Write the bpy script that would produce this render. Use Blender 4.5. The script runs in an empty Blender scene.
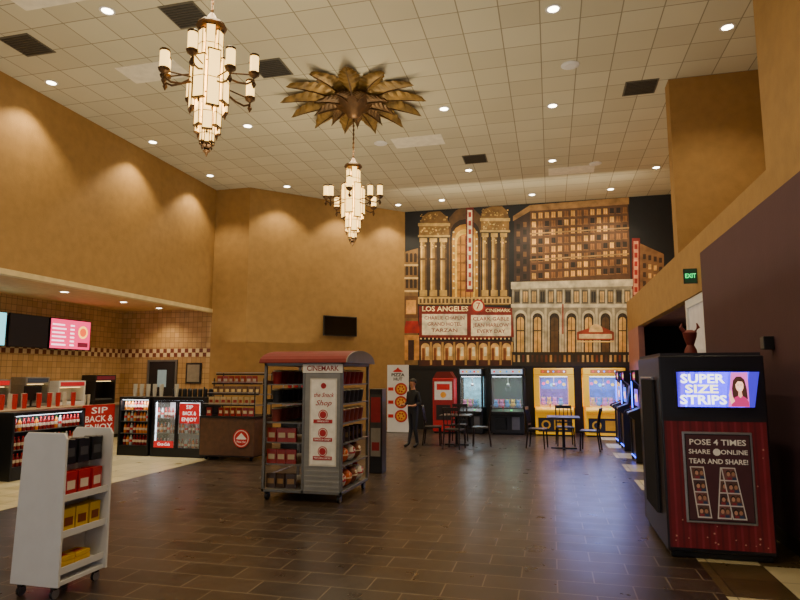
import bpy, bmesh, math, random
from mathutils import Vector, Matrix
random.seed(7)
COL=bpy.context.scene.collection
R=math.radians

def lin(h):
    h=h.lstrip('#'); o=[]
    for i in (0,2,4):
        c=int(h[i:i+2],16)/255
        o.append(c/12.92 if c<=.04045 else ((c+.055)/1.055)**2.4)
    return tuple(o)

MATS={}
def mat(name,col,rough=.5,metal=0,es=0,noise=.1,scale=6,trans=0,bump=0,ecol=None,alpha=1):
    if name in MATS: return MATS[name]
    m=bpy.data.materials.new(name); m.use_nodes=True; nt=m.node_tree; N=nt.nodes; L=nt.links
    p=N['Principled BSDF']; c=lin(col)
    p.inputs['Roughness'].default_value=rough; p.inputs['Metallic'].default_value=metal
    tc=N.new('ShaderNodeTexCoord'); nz=N.new('ShaderNodeTexNoise'); nz.inputs['Scale'].default_value=scale
    nz.inputs['Detail'].default_value=4
    L.new(tc.outputs['Object'],nz.inputs['Vector'])
    cr=N.new('ShaderNodeValToRGB'); L.new(nz.outputs['Fac'],cr.inputs['Fac'])
    cr.color_ramp.elements[0].position=.3; cr.color_ramp.elements[1].position=.7
    cr.color_ramp.elements[0].color=[x*(1-noise) for x in c]+[1]
    cr.color_ramp.elements[1].color=[min(1,x*(1+noise)) for x in c]+[1]
    L.new(cr.outputs['Color'],p.inputs['Base Color'])
    if es:
        p.inputs['Emission Color'].default_value=(*lin(ecol or col),1); p.inputs['Emission Strength'].default_value=es
    if trans: p.inputs['Transmission Weight'].default_value=trans
    if alpha<1: p.inputs['Alpha'].default_value=alpha
    if bump:
        b=N.new('ShaderNodeBump'); b.inputs['Strength'].default_value=bump; b.inputs['Distance'].default_value=.01
        n2=N.new('ShaderNodeTexNoise'); n2.inputs['Scale'].default_value=scale*10; L.new(tc.outputs['Object'],n2.inputs['Vector'])
        L.new(n2.outputs['Fac'],b.inputs['Height']); L.new(b.outputs['Normal'],p.inputs['Normal'])
    MATS[name]=m; return m

def paint_mat(name,es=0,rough=.5,noise=.12,scale=9):
    if name in MATS: return MATS[name]
    m=bpy.data.materials.new(name); m.use_nodes=True; nt=m.node_tree; N=nt.nodes; L=nt.links
    p=N['Principled BSDF']; p.inputs['Roughness'].default_value=rough
    at=N.new('ShaderNodeAttribute'); at.attribute_name='Col'
    tc=N.new('ShaderNodeTexCoord'); nz=N.new('ShaderNodeTexNoise'); nz.inputs['Scale'].default_value=scale; nz.inputs['Detail'].default_value=6
    L.new(tc.outputs['Object'],nz.inputs['Vector'])
    mr=N.new('ShaderNodeMapRange'); mr.inputs['From Min'].default_value=.3; mr.inputs['From Max'].default_value=.7
    mr.inputs['To Min'].default_value=1-noise; mr.inputs['To Max'].default_value=1+noise
    L.new(nz.outputs['Fac'],mr.inputs['Value'])
    mx=N.new('ShaderNodeVectorMath'); mx.operation='SCALE'
    L.new(at.outputs['Color'],mx.inputs[0]); L.new(mr.outputs['Result'],mx.inputs['Scale'])
    L.new(mx.outputs['Vector'],p.inputs['Base Color'])
    if es:
        L.new(mx.outputs['Vector'],p.inputs['Emission Color']); p.inputs['Emission Strength'].default_value=es
    MATS[name]=m; return m
PRINT=paint_mat('printed_panel'); SCREEN=paint_mat('lit_screen',es=3,noise=.03); GLOW=paint_mat('backlit_print',es=.7,noise=.05)
GLOW2=paint_mat('faint_emissive_print',es=.08,noise=.1)  # prints given a slight emission of their own
MURAL=paint_mat('mural_print',rough=.6,noise=.42,scale=4)

class B:
    def __init__(s): s.bm=bmesh.new(); s.m=[]; s.mi=0
    def use(s,m):
        if m not in s.m: s.m.append(m)
        s.mi=s.m.index(m); return s
    def _f(s,n):
        s.bm.faces.ensure_lookup_table()
        for f in s.bm.faces[n:]: f.material_index=s.mi
        return s
    def box(s,x0,x1,y0,y1,z0,z1):
        n=len(s.bm.faces)
        v=[s.bm.verts.new((x,y,z)) for x in(x0,x1) for y in(y0,y1) for z in(z0,z1)]
        for q in((0,1,3,2),(4,6,7,5),(0,4,5,1),(2,3,7,6),(0,2,6,4),(1,5,7,3)): s.bm.faces.new([v[i] for i in q])
        return s._f(n)
    def cyl(s,c,r,h,axis='z',r2=None,seg=16,tw=0):
        n=len(s.bm.faces)
        M=Matrix.Translation(c)
        if axis=='x': M=M@Matrix.Rotation(R(90),4,'Y')
        if axis=='y': M=M@Matrix.Rotation(R(-90),4,'X')
        M=M@Matrix.Rotation(tw,4,'Z')@Matrix.Translation((0,0,h/2))
        bmesh.ops.create_cone(s.bm,cap_ends=True,segments=seg,radius1=r,radius2=r if r2 is None else r2,depth=h,matrix=M)
        return s._f(n)
    def sph(s,c,r,sc=(1,1,1),seg=12):
        n=len(s.bm.faces)
        bmesh.ops.create_uvsphere(s.bm,u_segments=seg,v_segments=max(6,seg*2//3),radius=r,matrix=Matrix.Translation(c)@Matrix.Diagonal((*sc,1)))
        return s._f(n)
    def tube(s,pts,r,seg=8):
        n=len(s.bm.faces); rings=[]
        pts=[Vector(p) for p in pts]
        for i,p in enumerate(pts):
            d=(pts[min(i+1,len(pts)-1)]-pts[max(i-1,0)]).normalized()
            a=Vector((0,0,1)) if abs(d.z)<.9 else Vector((1,0,0))
            u=d.cross(a).normalized(); w=d.cross(u)
            rr=r[i] if isinstance(r,(list,tuple)) else r
            rings.append([s.bm.verts.new(p+u*math.cos(t*2*math.pi/seg)*rr+w*math.sin(t*2*math.pi/seg)*rr) for t in range(seg)])
        for a,b in zip(rings,rings[1:]):
            for t in range(seg): s.bm.faces.new((a[t],a[(t+1)%seg],b[(t+1)%seg],b[t]))
        s.bm.faces.new(rings[0][::-1]); s.bm.faces.new(rings[-1])
        return s._f(n)
    def lathe(s,prof,c=(0,0,0),seg=16,tw=0):
        n=len(s.bm.faces); rings=[]
        for r,z in prof:
            rings.append([s.bm.verts.new((c[0]+max(r,.0004)*math.cos(tw+t*2*math.pi/seg),c[1]+max(r,.0004)*math.sin(tw+t*2*math.pi/seg),c[2]+z)) for t in range(seg)])
        for a,b in zip(rings,rings[1:]):
            for t in range(seg): s.bm.faces.new((a[t],a[(t+1)%seg],b[(t+1)%seg],b[t]))
        s.bm.faces.new(rings[0][::-1]); s.bm.faces.new(rings[-1])
        return s._f(n)
    def prism(s,poly,lo,hi,axis='x'):
        n=len(s.bm.faces)
        def V(p,t): return {'x':(t,p[0],p[1]),'y':(p[0],t,p[1]),'z':(p[0],p[1],t)}[axis]
        a=[s.bm.verts.new(V(p,lo)) for p in poly]; b=[s.bm.verts.new(V(p,hi)) for p in poly]
        k=len(poly)
        for i in range(k): s.bm.faces.new((a[i],a[(i+1)%k],b[(i+1)%k],b[i]))
        s.bm.faces.new(a[::-1]); s.bm.faces.new(b)
        return s._f(n)
    def obj(s,name,parent=None,loc=(0,0,0),rz=0,bevel=0,smooth=False,label=None):
        bmesh.ops.recalc_face_normals(s.bm,faces=s.bm.faces)
        me=bpy.data.meshes.new(name); s.bm.to_mesh(me); s.bm.free()
        for m in s.m: me.materials.append(m)
        if smooth: me.shade_smooth(); me.set_sharp_from_angle(angle=R(38))
        o=bpy.data.objects.new(name,me); COL.objects.link(o)
        o.location=loc; o.rotation_euler[2]=rz
        if parent: o.parent=parent
        if bevel:
            b=o.modifiers.new('bevel','BEVEL'); b.width=bevel; b.segments=2; b.limit_method='ANGLE'
        if label: o['label']=label
        return o

class P:
    """flat printed graphic in local x/z, facing -y"""
    def __init__(s,conv=None,step=.0015):
        s.bm=bmesh.new(); s.c=s.bm.loops.layers.float_color.new('Col'); s.L=0; s.conv=conv; s.step=step
    def poly(s,pts,c,L=None):
        if L is not None: s.L=L
        col=(*(lin(c) if isinstance(c,str) else c),1)
        if s.conv: pts=[s.conv(*p) for p in pts]
        f=s.bm.faces.new([s.bm.verts.new((p[0],-s.L*s.step,p[1])) for p in pts])
        f.normal_update()
        if f.normal.y>0: f.normal_flip()
        for l in f.loops: l[s.c]=col
    def rect(s,x0,z0,x1,z1,c,L=None): s.poly([(x0,z0),(x1,z0),(x1,z1),(x0,z1)],c,L)
    def disc(s,x,z,r,c,L=None,n=20,ry=None):
        ry=ry or r
        s.poly([(x+r*math.cos(2*math.pi*i/n),z+ry*math.sin(2*math.pi*i/n)) for i in range(n)],c,L)
    def arch(s,x0,z0,x1,z1,c,L=None,n=8):
        sg=1 if z1>z0 else -1
        r=abs(x1-x0)/2; zc=z1-sg*r
        s.poly([(x0,z0),(x1,z0)]+[((x0+x1)/2+r*math.cos(math.pi*i/n),zc+sg*r*math.sin(math.pi*i/n)) for i in range(n+1)],c,L)
    def text(s,t,x,z,size,c,L=None,w=None,bold=.01,align='CENTER',shear=0,flipz=False):
        if L is not None: s.L=L
        cu=bpy.data.curves.new('t','FONT'); cu.body=t; cu.size=size; cu.align_x=align; cu.align_y='CENTER'; cu.offset=bold*size; cu.shear=shear
        cu.resolution_u=2
        o=bpy.data.objects.new('t',cu); COL.objects.link(o); bpy.context.view_layer.update()
        me=bpy.data.meshes.new_from_object(o.evaluated_get(bpy.context.evaluated_depsgraph_get()))
        xs=[v.co.x for v in me.vertices]; k=1
        if w and xs: k=w/(max(xs)-min(xs))
        col=(*lin(c),1); vs=[]
        for v in me.vertices:
            q=(x+v.co.x*k, z+(-v.co.y if flipz else v.co.y))
            if s.conv: q=s.conv(*q)
            vs.append(s.bm.verts.new((q[0],-s.L*s.step,q[1])))
        for p in me.polygons:
            try: f=s.bm.faces.new([vs[i] for i in p.vertices])
            except ValueError: continue
            f.normal_update()
            if f.normal.y>0: f.normal_flip()
            for l in f.loops: l[s.c]=col
        bpy.data.objects.remove(o); bpy.data.curves.remove(cu); bpy.data.meshes.remove(me)
    def obj(s,name,m,parent=None,loc=(0,0,0),rz=0,rx=0,label=None):
        me=bpy.data.meshes.new(name); s.bm.to_mesh(me); s.bm.free(); me.materials.append(m)
        o=bpy.data.objects.new(name,me); COL.objects.link(o); o.location=loc; o.rotation_euler=(rx,0,rz)
        if parent: o.parent=parent
        if label: o['label']=label
        return o

def tag(o,label,cat,group=None,kind=None):
    o['label']=label; o['category']=cat
    if group: o['group']=group
    if kind: o['kind']=kind
    return o
def root(name,label,cat,loc=(0,0,0),rz=0,group=None):
    e=bpy.data.objects.new(name,None); e.empty_display_size=.1; COL.objects.link(e)
    e.location=loc; e.rotation_euler[2]=rz
    return tag(e,label,cat,group)
def dup(r,loc,rz=None,label=None):
    n=r.copy(); COL.objects.link(n); n.location=loc
    if rz is not None: n.rotation_euler[2]=rz
    if label: n['label']=label
    def rec(o,no):
        for c in list(o.children):
            cc=c.copy(); COL.objects.link(cc); cc.parent=no; rec(c,cc)
    rec(r,n); return n
def struct(o,label,cat='wall'): return tag(o,label,cat,kind='structure')
def parea(parent,loc,sx,sy,e,col,rot=(0,0,0)):
    l=bpy.data.lights.new('lamp','AREA'); l.shape='RECTANGLE'; l.size=sx; l.size_y=sy; l.energy=e; l.color=col
    o=bpy.data.objects.new('lamp',l); COL.objects.link(o); o.location=loc; o.rotation_euler=rot
    if parent: o.parent=parent
    return o

# ---------------------------------------------------------------- dimensions
EYE=1.75; H=7.27; XL=-9.6; YC=15.65; YF=19.4; XR=2.31; SO=3.67; XB=-12.6; YB=-6.0

# ---------------------------------------------------------------- materials
GOLD=mat('golden_wallcovering','#997540',.75,noise=.1,scale=5,bump=.4)
MAROON=mat('maroon_wall','#4c2e36',.7,noise=.06,scale=3,bump=.15)
MAUVE=mat('mauve_wall','#9a6a66',.8,noise=.06)
BLACKWALL=mat('black_painted_wall','#121014',.7)
BLACK=mat('black_plastic','#0e0e10',.4); DARK=mat('dark_laminate','#1c1816',.35)
WHITE=mat('white_laminate','#dfe0e2',.4,noise=.03); STEEL=mat('brushed_steel','#a8a8a6',.35,metal=.8,noise=.08,scale=20)
GREY=mat('grey_metal','#6d6c69',.45,metal=.5); RED=mat('red_plastic','#b3161c',.4); DRED=mat('dark_red_awning','#6e1712',.75)
BRONZE=mat('aged_bronze','#4a3218',.45,metal=.6,noise=.3,scale=10); LEAF=mat('gilded_leaf','#7d622c',.5,metal=.3,noise=.5,scale=6)
LEAF2=mat('dark_gilded_leaf','#523a1a',.5,metal=.4,noise=.5,scale=6)
YELLOW=mat('glowing_yellow_enamel','#f2b000',.4,noise=.04,es=.3); WOOD=mat('walnut_wood','#5b3d28',.5,noise=.25,scale=9)  # yellow enamel emits slightly so the machines look brighter
DKWOOD=mat('espresso_wood','#1d1512',.4); TANTOP=mat('tan_laminate','#9b8464',.4)
GLASS=mat('clear_glass','#e8f2f2',.05,alpha=.12,noise=.01)
DKGLASS=mat('dark_glass','#050608',.08,noise=.01)
TUBE=mat('frosted_lamp_glass','#ffe6b0',.5,es=3.4,ecol='#ffcc70',noise=.02)
LENS=mat('downlight_lens','#fff4dc',.4,es=18,ecol='#fff0d4',noise=.01)
LEDW=mat('cool_led','#dff0ff',.4,es=5,noise=.01); LEDB=mat('blue_led','#2a4dff',.4,es=9,noise=.01); LEDG=mat('green_led','#30ff70',.4,es=1.5)

def brick_floor():
    m=bpy.data.materials.new('lobby_floor_tile'); m.use_nodes=True; nt=m.node_tree; N=nt.nodes; L=nt.links
    p=N['Principled BSDF']; g=N.new('ShaderNodeNewGeometry'); sx=N.new('ShaderNodeSeparateXYZ'); L.new(g.outputs['Position'],sx.inputs[0])
    def brick(w,h,c1,c2,mo,ms,off):
        b=N.new('ShaderNodeTexBrick'); b.offset=off; b.inputs['Scale'].default_value=1
        b.inputs['Brick Width'].default_value=w; b.inputs['Row Height'].default_value=h; b.inputs['Mortar Size'].default_value=ms
        b.inputs['Color1'].default_value=(*lin(c1),1); b.inputs['Color2'].default_value=(*lin(c2),1); b.inputs['Mortar'].default_value=(*lin(mo),1)
        L.new(g.outputs['Position'],b.inputs['Vector']); return b
    d=brick(.61,.31,'#3e3128','#2a211c','#6e6050',.006,.5)
    l=brick(.46,.46,'#c9bd97','#b0a47e','#6a6252',.006,0)
    def cmp(v,op):
        q=N.new('ShaderNodeMath'); q.operation=op; q.inputs[1].default_value=v; L.new(sx.outputs['X'],q.inputs[0]); return q
    a=cmp(-7.0,'GREATER_THAN'); b=cmp(1.30,'LESS_THAN'); mu=N.new('ShaderNodeMath'); mu.operation='MULTIPLY'
    L.new(a.outputs[0],mu.inputs[0]); L.new(b.outputs[0],mu.inputs[1])
    ck=N.new('ShaderNodeTexChecker'); ck.inputs['Scale'].default_value=1/.92; L.new(g.outputs['Position'],ck.inputs['Vector'])
    ck.inputs['Color1'].default_value=(*lin('#6a5e4c'),1); ck.inputs['Color2'].default_value=(1,1,1,1)
    c3=cmp(1.30,'GREATER_THAN'); mm=N.new('ShaderNodeMix'); mm.data_type='RGBA'; mm.blend_type='MULTIPLY'
    L.new(c3.outputs[0],mm.inputs['Factor']); L.new(l.outputs['Color'],mm.inputs['A']); L.new(ck.outputs['Color'],mm.inputs['B'])
    mx=N.new('ShaderNodeMix'); mx.data_type='RGBA'; L.new(mu.outputs[0],mx.inputs['Factor']); L.new(mm.outputs['Result'],mx.inputs['A']); L.new(d.outputs['Color'],mx.inputs['B'])
    nz=N.new('ShaderNodeTexNoise'); nz.inputs['Scale'].default_value=3; nz.inputs['Detail'].default_value=6; L.new(g.outputs['Position'],nz.inputs['Vector'])
    mr=N.new('ShaderNodeMapRange'); mr.inputs['To Min'].default_value=.7; mr.inputs['To Max'].default_value=1.3; L.new(nz.outputs['Fac'],mr.inputs['Value'])
    vm=N.new('ShaderNodeVectorMath'); vm.operation='SCALE'; L.new(mx.outputs['Result'],vm.inputs[0]); L.new(mr.outputs['Result'],vm.inputs['Scale'])
    L.new(vm.outputs['Vector'],p.inputs['Base Color'])
    r2=N.new('ShaderNodeMapRange'); r2.inputs['To Min'].default_value=.2; r2.inputs['To Max'].default_value=.42; L.new(nz.outputs['Fac'],r2.inputs['Value'])
    L.new(r2.outputs['Result'],p.inputs['Roughness'])
    bp=N.new('ShaderNodeBump'); bp.invert=True; bp.inputs['Strength'].default_value=.4; bp.inputs['Distance'].default_value=.004; L.new(d.outputs['Fac'],bp.inputs['Height']); L.new(bp.outputs['Normal'],p.inputs['Normal'])
    return m
def grid_mat(name,w,h,c1,c2,mo,ms,rough=.8,axis='xy',checker=None):
    m=bpy.data.materials.new(name); m.use_nodes=True; nt=m.node_tree; N=nt.nodes; L=nt.links
    p=N['Principled BSDF']; p.inputs['Roughness'].default_value=rough
    g=N.new('ShaderNodeNewGeometry'); vec=g.outputs['Position']
    sx=N.new('ShaderNodeSeparateXYZ'); L.new(vec,sx.inputs[0])
    if axis!='xy':
        cb=N.new('ShaderNodeCombineXYZ'); L.new(sx.outputs['X' if axis=='xz' else 'Y'],cb.inputs[0]); L.new(sx.outputs['Z'],cb.inputs[1]); vec=cb.outputs[0]
    b=N.new('ShaderNodeTexBrick'); b.offset=0; b.inputs['Scale'].default_value=1
    b.inputs['Brick Width'].default_value=w; b.inputs['Row Height'].default_value=h; b.inputs['Mortar Size'].default_value=ms; b.inputs['Mortar Smooth'].default_value=.3
    b.inputs['Color1'].default_value=(*lin(c1),1); b.inputs['Color2'].default_value=(*lin(c2),1); b.inputs['Mortar'].default_value=(*lin(mo),1)
    L.new(vec,b.inputs['Vector']); out=b.outputs['Color']
    if checker:
        z0,z1,sz,ca,cb2=checker
        ck=N.new('ShaderNodeTexChecker'); ck.inputs['Scale'].default_value=1/sz; ck.inputs['Color1'].default_value=(*lin(ca),1); ck.inputs['Color2'].default_value=(*lin(cb2),1); L.new(vec,ck.inputs['Vector'])
        m1=N.new('ShaderNodeMath'); m1.operation='GREATER_THAN'; m1.inputs[1].default_value=z0; L.new(sx.outputs['Z'],m1.inputs[0])
        m2=N.new('ShaderNodeMath'); m2.operation='LESS_THAN'; m2.inputs[1].default_value=z1; L.new(sx.outputs['Z'],m2.inputs[0])
        m3=N.new('ShaderNodeMath'); m3.operation='MULTIPLY'; L.new(m1.outputs[0],m3.inputs[0]); L.new(m2.outputs[0],m3.inputs[1])
        mx=N.new('ShaderNodeMix'); mx.data_type='RGBA'; L.new(m3.outputs[0],mx.inputs['Factor']); L.new(out,mx.inputs['A']); L.new(ck.outputs['Color'],mx.inputs['B']); out=mx.outputs['Result']
    nz=N.new('ShaderNodeTexNoise'); nz.inputs['Scale'].default_value=.35; nz.inputs['Detail'].default_value=5; L.new(g.outputs['Position'],nz.inputs['Vector'])
    mr=N.new('ShaderNodeMapRange'); mr.inputs['To Min'].default_value=.84; mr.inputs['To Max'].default_value=1.12; L.new(nz.outputs['Fac'],mr.inputs['Value'])
    vm=N.new('ShaderNodeVectorMath'); vm.operation='SCALE'; L.new(out,vm.inputs[0]); L.new(mr.outputs['Result'],vm.inputs['Scale'])
    L.new(vm.outputs['Vector'],p.inputs['Base Color'])
    return m
FLOOR=brick_floor()
CEIL=grid_mat('ceiling_tile_grid',.61,.61,'#ccc7b0','#c0baa3','#8e8773',.011)
CHK=(2.28,2.52,.12,'#6d3320','#d9c49a')
TILEX=grid_mat('tan_wall_tile_x',.15,.15,'#c09a68','#a98450','#6e5638',.006,.35,'xz',CHK)
TILEY=grid_mat('tan_wall_tile_y',.15,.15,'#c09a68','#a98450','#6e5638',.006,.35,'yz',CHK)
CCEIL=mat('concession_ceiling','#c8a470',.8)

# ---------------------------------------------------------------- room shell
def wallbox(name,m,x0,x1,y0,y1,z0,z1,label):
    return struct(B().use(m).box(x0,x1,y0,y1,z0,z1).obj(name),label)
f=B().use(FLOOR).box(-12.75,6.2,YB,YF+.15,-.1,0).obj('floor'); struct(f,'dark brown rectangular floor tile with cream tile borders','floor')
c=B().use(CEIL).box(XL-.15,4.15,YB,YF+.15,H,H+.1).obj('ceiling'); struct(c,'suspended ceiling of square off-white acoustic tiles','ceiling')
wallbox('wall_left',GOLD,XL-.15,XL,YB,YC,SO,H,'golden textured upper wall above the snack counter')
c=B().use(CCEIL).box(XB-.15,XL-.15,YB,YC,SO,SO+.1).obj('ceiling.001'); struct(c,'low tan ceiling over the snack counter','ceiling')
t=B().use(mat('cream_trim','#cdb98a',.6)).box(XL-.16,XL+.03,YB,YC,SO-.1,SO).obj('trim_1'); struct(t,'cream trim along the soffit edge','trim')
wallbox('wall_concession_back',TILEY,XB-.15,XB,YB,YC,0,SO,'tan tiled wall with checkered tile border')
wallbox('wall_concession_end',TILEX,XB-.15,XL-.0,YC,YC+.15,0,SO,'tan tiled end wall with checkered border')
wallbox('wall_pilaster',GOLD,XL-.0,-8.48,YC,YC+.15,0,H,'golden textured wall return')
b=B().use(GOLD); A=Vector((-8.48,YC)); D=Vector((-4.67,YF)); n=(D-A).normalized(); nn=Vector((-n.y,n.x))*.15
b.prism([A[:],D[:],(D+nn)[:],(A+nn)[:]],0,H,'z'); struct(b.obj('wall_diagonal'),'angled golden textured wall')
wallbox('wall_far',BLACKWALL,-4.9,6.2,YF,YF+.15,0,H,'far wall behind the games, painted black')
wallbox('wall_right_lower',MAROON,XR,XR+.15,YB,10.06,0,3.64,'maroon painted side wall')
wallbox('wall_right_upper',GOLD,XR,XR+.15,YB,10.06,3.64,3.94,'golden band above the maroon wall')
wallbox('wall_right_tall',GOLD,XR,XR+.15,YB,7.0,3.94,H,'golden wall rising to the ceiling')
wallbox('wall_right_band',GOLD,XR,XR+.15,10.06,YF,3.05,3.94,'golden header over the hallway opening')
wallbox('wall_right_ledge',GOLD,XR+.15,4.0,7.0,YF,3.84,3.94,'ledge above the hallway')
wallbox('wall_right_recess',GOLD,4.0,4.15,7.0,YF,3.84,H,'golden wall at the back of the upper recess')
wallbox('wall_right_recess_end',GOLD,XR+.15,4.0,6.85,7.0,3.84,H,'end of the upper recess')
wallbox('wall_right_block',GOLD,XR,4.0,11.6,11.95,3.94,H,'golden pier standing on the ledge')
wallbox('wall_hall_side',MAUVE,6.0,6.15,10.06,YF,0,3.2,'mauve hallway wall')
wallbox('wall_hall_end',MAUVE,XR+.15,6.0,9.9,10.06,0,3.2,'mauve hallway end wall')
wallbox('wall_hall_pier',MAUVE,XR,XR+.15,17.2,YF,0,3.05,'mauve pier beside the hallway')
c=B().use(mat('hall_ceiling','#b08a84',.8)).box(XR+.15,6.15,9.9,YF,3.2,3.3).obj('ceiling.002'); struct(c,'mauve hallway ceiling','ceiling')
b=B().use(GOLD).box(-12.6,XR,YB-.15,YB,3.0,H)
for x in(-12.6,-8.9,-5.2,-1.5,2.0): b.box(x,x+.3,YB-.15,YB,0,3.0)
struct(b.obj('wall_entrance'),'unseen entrance wall with glazed openings added to let daylight in')  # behind the camera; openings added so world light enters the room
for i,x in enumerate((-12.3,-8.6,-4.9,-1.2)):
    g=B().use(GLASS).box(x,x+(3.4 if i<3 else 3.2),YB-.09,YB-.07,0,3.0).obj('window_%d'%(i+1)); struct(g,'clear pane in an added, unseen entrance opening','window')
d=root('door_1','white framed glazed door beside the hallway opening','door',(XR+.02,10.08,0),0); d['kind']='structure'
B().use(WHITE).box(0,.1,0,.08,0,3.04).box(0,.1,1.22,1.32,0,3.04).box(0,.1,.08,1.22,2.9,3.04).box(0,.1,.08,1.22,2.1,2.16).obj('door_frame',d)
B().use(mat('frosted_pane','#cfc9c4',.4,es=.2)).box(.03,.06,.08,1.22,0,2.9).obj('door_pane',d)
BB=mat('dark_baseboard','#2a1d18',.5)
struct(B().use(BB).box(XR-.02,XR,YB,10.06,0,.15).obj('baseboard_right'),'dark baseboard along the maroon wall','baseboard')
struct(B().use(BB).box(XL,-8.48,YC-.02,YC,0,.15).obj('baseboard_pilaster'),'dark baseboard','baseboard')

# ---------------------------------------------------------------- mural (flat print on the far wall)
def W(px,py):
    a=(px-400)/600; b=(300-py)/600; t=(YF-.03)/(.9627+.2423*a-.1203*b)
    return (t*(-.2404+.9702*a+.03*b), EYE+t*(.124+.9923*b))
def jit(c,k=.18):
    r=lin(c); s=1+random.uniform(-k,k); return tuple(min(1,v*s) for v in r)
m=P(conv=W)
m.conv=None; m.rect(-4.66,1.95,4.0,H-.005,'#0a0a10',0); m.conv=W
m.poly([(404,252),(418,248),(418,365),(404,365)],'#7a5a30',1)
for r in range(3):
    for i in range(3): m.arch(405.5+i*4.2,262+r*13,408.3+i*4.2,253+r*13,'#2e1c0c',2)
    m.rect(404,264+r*13,418,266+r*13,'#d8b474',3)
m.rect(404,296,418,318,'#6a4420',2); m.rect(406,300,416,314,'#d89a4c',3)
m.poly([(403,333),(406,321),(418,321),(420,333)],'#a82018',3); m.rect(404,335,419,360,'#c88a44',2); m.rect(408,340,414,360,'#3a1c10',3)
def ornate(x0,y0,x1,y1,k,c,L):
    for i in range(k):
        m.disc(random.uniform(x0+1,x1-1),random.uniform(y0+1,y1-1),random.uniform(.5,1.1),jit(c,.4),L,6)
m.poly([(419,224),(423,216),(428,212),(440,211),(446,216),(449,222),(449,305),(419,305)],'#7a5a2c',1)
m.poly([(481,214),(484,209),(492,206),(502,206),(507,211),(509,218),(509,305),(481,305)],'#7a5a2c',1)
m.poly([(449,218),(456,210),(465,206),(474,209),(481,216),(481,305),(449,305)],'#5c4020',1)
for x0,x1,yt in((419,449,213),(481,509,208)):
    m.rect(x0-1,yt+10,x1+1,yt+13,'#cfac68',3); m.rect(x0,yt+13,x1,yt+22,'#8e6a34',2); ornate(x0,yt+13,x1,yt+22,26,'#d8b870',4)
    ornate(x0,yt,x1,yt+9,22,'#b89450',4); m.rect(x0-1,yt+22,x1+1,yt+24,'#cfac68',5)
    nn_=3
    for i in range(nn_):
        w=(x1-x0)/nn_; x=x0+i*w
        m.rect(x,yt+24,x+w,296,'#2c1c0c',2)
        m.rect(x+1.2,yt+28,x+w-2.6,292,'#a07a3c',3); m.rect(x+1.8,yt+28,x+3.2,292,'#dcb86c',4); m.rect(x+w-4.4,yt+28,x+w-2.6,292,'#5a3e1c',4)
        m.rect(x+.6,yt+25,x+w-2,yt+29,'#d0aa60',5); ornate(x+.6,yt+29,x+w-2,yt+36,8,'#e0bc74',5)
        m.rect(x+.6,290,x+w-2,296,'#b8924c',5); m.rect(x+.6,258,x+w-2,260,'#5a3e1c',5)
m.arch(450,300,480,219,'#2c1a0a',2); m.arch(452,300,478,224,'#b88430',3); m.arch(455,298,475,229,'#e8bc50',4); m.arch(457,298,473,234,'#b87a28',5)
for i in range(6): m.rect(457,244+i*9,473,245.6+i*9,'#8a5c22',6)
for i in range(3): m.rect(460+i*5,236,461.2+i*5,298,'#7a4c1a',6)
for i in range(9): m.disc(453.6,232+i*7,1,'#e8d4a0',6,6); m.disc(476.6,232+i*7,1,'#e8d4a0',6,6)
m.rect(466,207,473.6,292,'#6a1812',7); m.rect(467.4,210,472.2,289,'#ecdcb8',8)
for i in range(9): m.rect(468.4,212+i*8.6,471.2,217+i*8.6,'#b03424',9)
m.rect(418,297,511,304,'#c8a460',6)
for i in range(24): m.rect(419.5+i*3.8,298.6,421.6+i*3.8,303,'#5a3e1c',7)
m.poly([(419,306),(470,306),(512,308),(514,337),(470,340),(419,337)],'#7e1e16',8)
m.text('LOS ANGELES',445,309,7,'#ffe9b0',10,w=46,flipz=True,bold=.02)
m.disc(478,306,6.6,'#a82018',9); m.disc(478,306,5,'#f6e2b0',10); m.text('7',478,306,9,'#a82018',11,flipz=True)
m.text('CINEMARK',498,310.5,4.6,'#ffe9b0',10,w=25,flipz=True)
m.rect(422,314,467,335,'#efe2c4',9); m.rect(471,315,511,336,'#efe2c4',9)
for i,t in enumerate(('CHARLIE CHAPLIN','GRAND HOTEL','TARZAN')): m.text(t,444.5,318+i*6.2,5,'#8a2018',10,w=(40,34,26)[i],flipz=True)
for i,t in enumerate(('CLARK GABLE','JEAN HARLOW','EVERY DAY')): m.text(t,491,319+i*6.2,5,'#8a2018',10,w=(36,36,28)[i],flipz=True)
for i in range(23): m.disc(421+i*4,338.6,.9,'#ffe6a0',10,8)
m.rect(419,341,514,366,'#4a2416',2)
for i in range(8):
    x=421+i*11.6; m.arch(x,360,x+8.6,343,'#e0b068',3); m.rect(x+1,348,x+3.8,360,'#8a4a24',4); m.rect(x+4.8,347,x+7.6,356,'#fff0c8',4)
    m.rect(x+8.9,342,x+11,365,'#b88c4c',4)
m.poly([(516,216),(530,208),(628,201),(631,288),(514,284)],'#5a3a20',1)
m.poly([(514,217),(530,208),(530,284),(514,284)],'#34221a',2)
m.poly([(513,216),(530,205),(629,197),(629,204),(530,211),(513,221)],'#967040',3)
for r in range(8):
    for c in range(15):
        x=532+c*6.5; y0=213+r*8.6-c*.42
        lit=random.random()
        col='#e8ac50' if lit>.55 else ('#93602e' if lit>.25 else '#20150f')
        m.rect(x,y0,x+3.9,y0+5.4,jit(col),3); m.rect(x+1.8,y0,x+2.1,y0+5.4,'#3a2412',4); m.rect(x-.6,y0+5.4,x+4.6,y0+6.1,'#8a6034',4)
    for c in range(2): m.rect(516.5+c*6.6,224+r*7.4-c*2,520+c*6.6,229+r*7.4-c*2,'#6a4826' if (r+c)%2 else '#18100a',3)
for y in(231,257): m.poly([(530,y+2),(629,y-4),(629,y-2.6),(530,y+3.4)],'#a07c48',5)
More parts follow.
